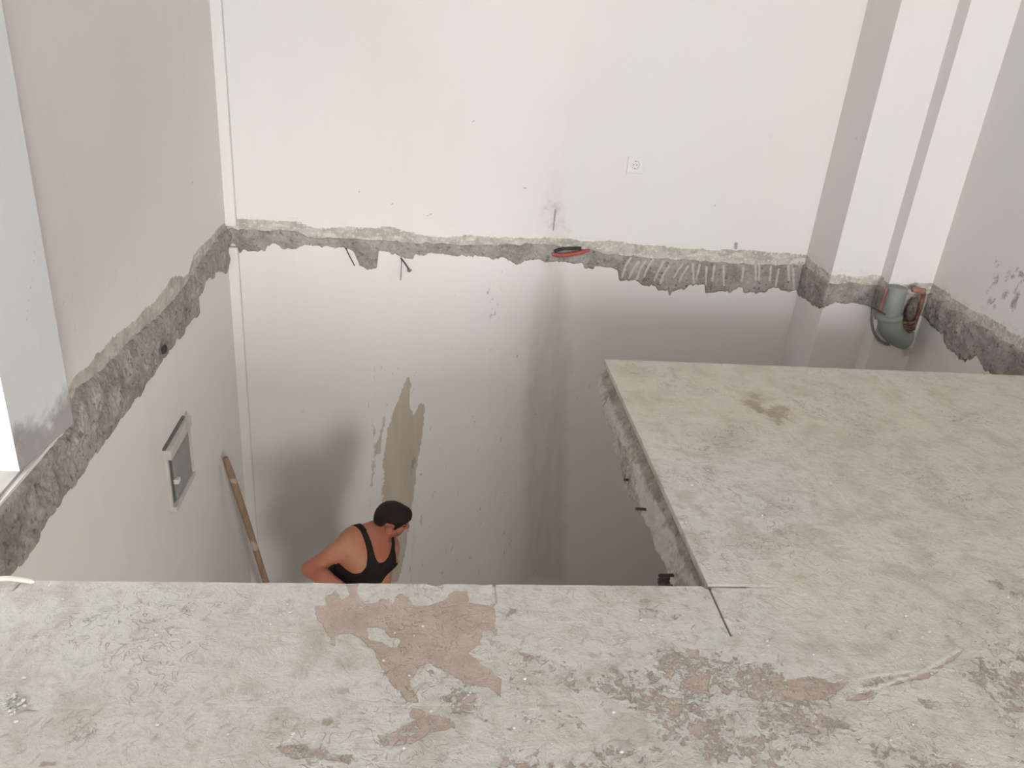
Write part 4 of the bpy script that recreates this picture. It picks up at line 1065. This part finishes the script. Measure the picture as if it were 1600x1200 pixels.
# head, built in its own frame
HFm = frame(CR*0.86-CU*0.34+CW*0.22, CR*0.42+CU*0.66-CW*0.60)
HL, HU, HF = HFm
HS = 0.90
hc = atd(614, 809, 4.10*DS)
def hp_(l, u, f): return hc+(HL*l+HU*u+HF*f)*HS
B.cone(neckb-TU*0.05, hp_(0, -0.075, -0.015), 0.064, 0.056, 0.03)
B.rs = HS
B.ell(hp_(0, 0.015, -0.008), HFm, (0.073, 0.092, 0.094), 0.01)
B.ell(hp_(0, -0.045, 0.035), HFm, (0.058, 0.070, 0.060), 0.03)
B.ell(hp_(0, -0.085, 0.052), HFm, (0.036, 0.028, 0.035), 0.03)      # chin
for sg in (-1, 1):
    B.cone(hp_(sg*0.058, -0.055, 0.0), hp_(sg*0.025, -0.095, 0.055), 0.016, 0.014, 0.025)   # jaw
    B.ell(hp_(sg*0.042, -0.028, 0.066), HFm, (0.020, 0.015, 0.016), 0.02)   # cheek
    B.ell(hp_(sg*0.028, 0.012, 0.076), HFm, (0.024, 0.009, 0.013), 0.012)   # brow
    B.ell(hp_(sg*0.031, -0.006, 0.092), HFm, (0.017, 0.011, 0.014), 0.010, sub=True)
    B.ell(hp_(sg*0.031, -0.006, 0.070), HFm, (0.0125, 0.0125, 0.0125), 0.004)
    ea = frame(HF+HL*sg*0.35, HU)
    B.ell(hp_(sg*0.087, -0.014, -0.004), ea, (0.011, 0.034, 0.022), 0.008)
    B.ell(hp_(sg*0.099, -0.010, 0.0), ea, (0.006, 0.018, 0.010), 0.005, sub=True)
    B.ell(hp_(sg*0.080, -0.040, -0.001), ea, (0.008, 0.011, 0.010), 0.006)
B.cone(hp_(0, 0.004, 0.086), hp_(0, -0.032, 0.106), 0.009, 0.0125, 0.012)
B.ell(hp_(0, -0.038, 0.096), HFm, (0.018, 0.010, 0.012), 0.010)
B.ell(hp_(0, -0.063, 0.088), HFm, (0.023, 0.006, 0.010), 0.008); B.ell(hp_(0, -0.073, 0.086), HFm, (0.020, 0.006, 0.010), 0.006)
B.rs = 1.0
# legs
def legs(S, off=0.0):
    for h_, k_, a_ in ((hipL, kneeL, ankL), (hipR, kneeR, ankR)):
        S.cone(h_, k_, 0.088+off, 0.060+off, 0.04); m_ = k_+(a_-k_)*0.35
        S.cone(k_, m_, 0.057+off, 0.056+off, 0.03); S.cone(m_, a_, 0.056+off, 0.038+off*1.3, 0.03)
legs(B)
for a_ in (ankL, ankR): B.cone(a_+np.array([0, 0, -0.03]), a_+np.array([0.13, -0.09, -0.05]), 0.036, 0.026, 0.02)
V, F = B.mesh()
q = (V-neckb)@TF.T; hq = (V-hc)@HFm.T/HS
neckness = sstep(0.25, 0.02, np.abs(q[:, 0])+np.maximum(-q[:, 1]-0.02, 0)*1.0)*sstep(-0.12, -0.03, q[:, 1])
headish = (np.linalg.norm(hq, axis=1) < 0.15)
fore = np.minimum(np.linalg.norm(V-(elR+wrR)/2, axis=1), np.linalg.norm(V-(elL+wrL)/2, axis=1))
ruddy = np.clip(np.where(headish, 0.75, neckness*0.9)+sstep(0.22, 0.12, fore)*0.55+sstep(0.14, 0.05, np.linalg.norm(V-elR, axis=1))*0.3, 0, 1)
arm_pit = chest+(shR-chest)*0.70-TU*0.055+TW*0.055
ry = nrm(atd(543, 869, 1.0)-CO); vv = V-CO; dp = vv@ry
hair_crease_shade = 0.42*sstep(0.040, 0.0, np.linalg.norm(vv-dp[:, None]*ry, axis=1))*(np.abs((V-shR)@CW) < 0.13)  # armpit patch: hair plus the crease's shade painted into the skin
hair_crease_shade = np.maximum(hair_crease_shade, 0.55*headish*sstep(-0.035, -0.07, hq[:, 1])*sstep(-0.02, 0.03, hq[:, 2])*(hq[:, 1] < -0.03))
brow = np.abs(hq[:, 1]-0.016) < 0.006
hair_crease_shade = np.where(headish & brow & (hq[:, 2] > 0.055) & (np.abs(hq[:, 0]) < 0.055) & (np.abs(hq[:, 0]) > 0.010), 0.9, hair_crease_shade)
lip = headish & (np.abs(hq[:, 1]+0.068) < 0.010) & (np.abs(hq[:, 0]) < 0.024) & (hq[:, 2] > 0.082)
me_ = thing('person', 'man in black tank top bending in the pit below the tiled floor', 'person', (float((ankL+ankR)[0]/2), float((ankL+ankR)[1]/2), FZ))
body = obj('body', V, F, M_SKIN, None, True, dict(ruddy=ruddy, hair_crease_shade=hair_crease_shade, lip=lip.astype(float)))
adopt(me_, body)
# hair: the skull grown a little, kept behind the hairline
H = Field(hc-0.17, hc+0.17, 0.004); H.rs = HS
H.ell(hp_(0, 0.018, -0.010), HFm, (0.0795, 0.0985, 0.101), 0.01)
H.ell(hp_(0, 0.060, 0.058), HFm, (0.052, 0.030, 0.040), 0.03)
H.ell(hp_(0, -0.035, -0.070), HFm, (0.058, 0.060, 0.034), 0.03)
sl, P = H.block(H.lo, H.lo+H.h*(H.n-1)); qh = (P-hc)@HFm.T/HS; l_, u_, f_ = qh[..., 0], qh[..., 1], qh[..., 2]
line = np.where(np.abs(l_) > 0.045, np.interp(f_, [-0.12, -0.055, -0.034, 0.016, 0.022, 0.036, 0.052, 0.075], [-0.095, -0.085, 0.028, 0.030, -0.030, -0.026, 0.016, 0.045]), np.interp(f_, [-0.12, -0.05, 0.03, 0.06, 0.085, 0.11], [-0.095, -0.08, 0.0, 0.045, 0.058, 0.068]))
n_ = (fbm(P[..., 0]*90+P[..., 2]*60, P[..., 1]*90-P[..., 2]*50, 2, 3)-0.5)*0.006
V, F = H.mesh(np.maximum(H.d+n_*0.7, (line-u_)*0.7+n_).astype(np.float32))
hair = obj('hair', V, F, M_HAIR)
adopt(me_, hair)
# eyes
for sg in (-1, 1):
    bm = bmesh.new(); bmesh.ops.create_uvsphere(bm, u_segments=16, v_segments=10, radius=0.0118*HS)
    me = bpy.data.meshes.new('eye'); bm.to_mesh(me); bm.free(); me.materials.append(M_EYED)
    o = bpy.data.objects.new('eye', me); COL.objects.link(o); o.location = tuple(hp_(sg*0.031, -0.006, 0.0722)); adopt(me_, o)
# tank top
T = Field(lo, hi); torso(T)
sl, P = T.block(T.lo, T.lo+T.h*(T.n-1)); tq = (P-neckb)@TF.T; l_, u_, f_ = tq[..., 0], tq[..., 1], tq[..., 2]
wr_ = (fbm(P[..., 0]*14, P[..., 2]*22+P[..., 1]*9, 3, 7)-0.5)*0.008
shell = T.d-0.0075-wr_*sstep(-0.12, -0.3, u_)
top = np.where(f_ > -0.02, -0.085, -0.04)               # depth of the neck scoop, front and back
wn_ = np.clip((u_-top)/(0.03-top), 0, 1)
neck_half = 0.060*np.sqrt(np.clip(1-(1-np.clip((u_-top)/0.11, 0, 1))**2, 0, 1))+0.010*wn_
out_half = np.interp(u_, [-0.170, -0.145, -0.125, -0.085, -0.03, 0.06], [0.40, 0.150, 0.118, 0.098, 0.092, 0.098])
reg = np.maximum(np.abs(l_)-out_half, np.where(u_ > top, neck_half-np.abs(l_), -1))
reg = np.maximum(reg, -(u_+0.50))
V, F = T.mesh(np.maximum(shell, reg*0.7).astype(np.float32))
tank = obj('tank_top', V, F, M_TANK); adopt(me_, tank)
# trousers and shoes
G = Field(lo, hi); G.ell(pelv, TF, (0.165, 0.12, 0.118), 0.05); G.ell(pelv-np.array([0, 0, .05]), TF, (0.165, 0.12, 0.118), 0.05); legs(G)
sl, P = G.block(G.lo, G.lo+G.h*(G.n-1)); tu = (P-pelv)@TU
V, F = G.mesh(np.maximum.reduce([G.d-0.013-(fbm(P[..., 0]*10+P[..., 1]*7, P[..., 2]*12, 3, 8)-0.5)*0.02, tu-0.06, (FZ+0.06)-P[..., 2]]).astype(np.float32))
tr = obj('trousers', V, F, M_TROUS); adopt(me_, tr)
for a_ in (ankL, ankR):
    S_ = Field(a_-0.22, a_+0.30, 0.006); d_ = np.array([0.80, -0.60, 0])
    S_.cone(a_+np.array([0, 0, -0.035]), a_+d_*0.165+np.array([0, 0, -0.052]), 0.050, 0.040, 0.02); S_.cone(a_-d_*0.035+np.array([0, 0, -0.04]), a_+np.array([0, 0, -0.01]), 0.044, 0.046, 0.03)
    sl, P = S_.block(S_.lo, S_.lo+S_.h*(S_.n-1))
    V, F = S_.mesh(np.maximum(S_.d, FZ+0.001-P[..., 2]).astype(np.float32)); adopt(me_, obj('shoe', V, F, M_SHOE))
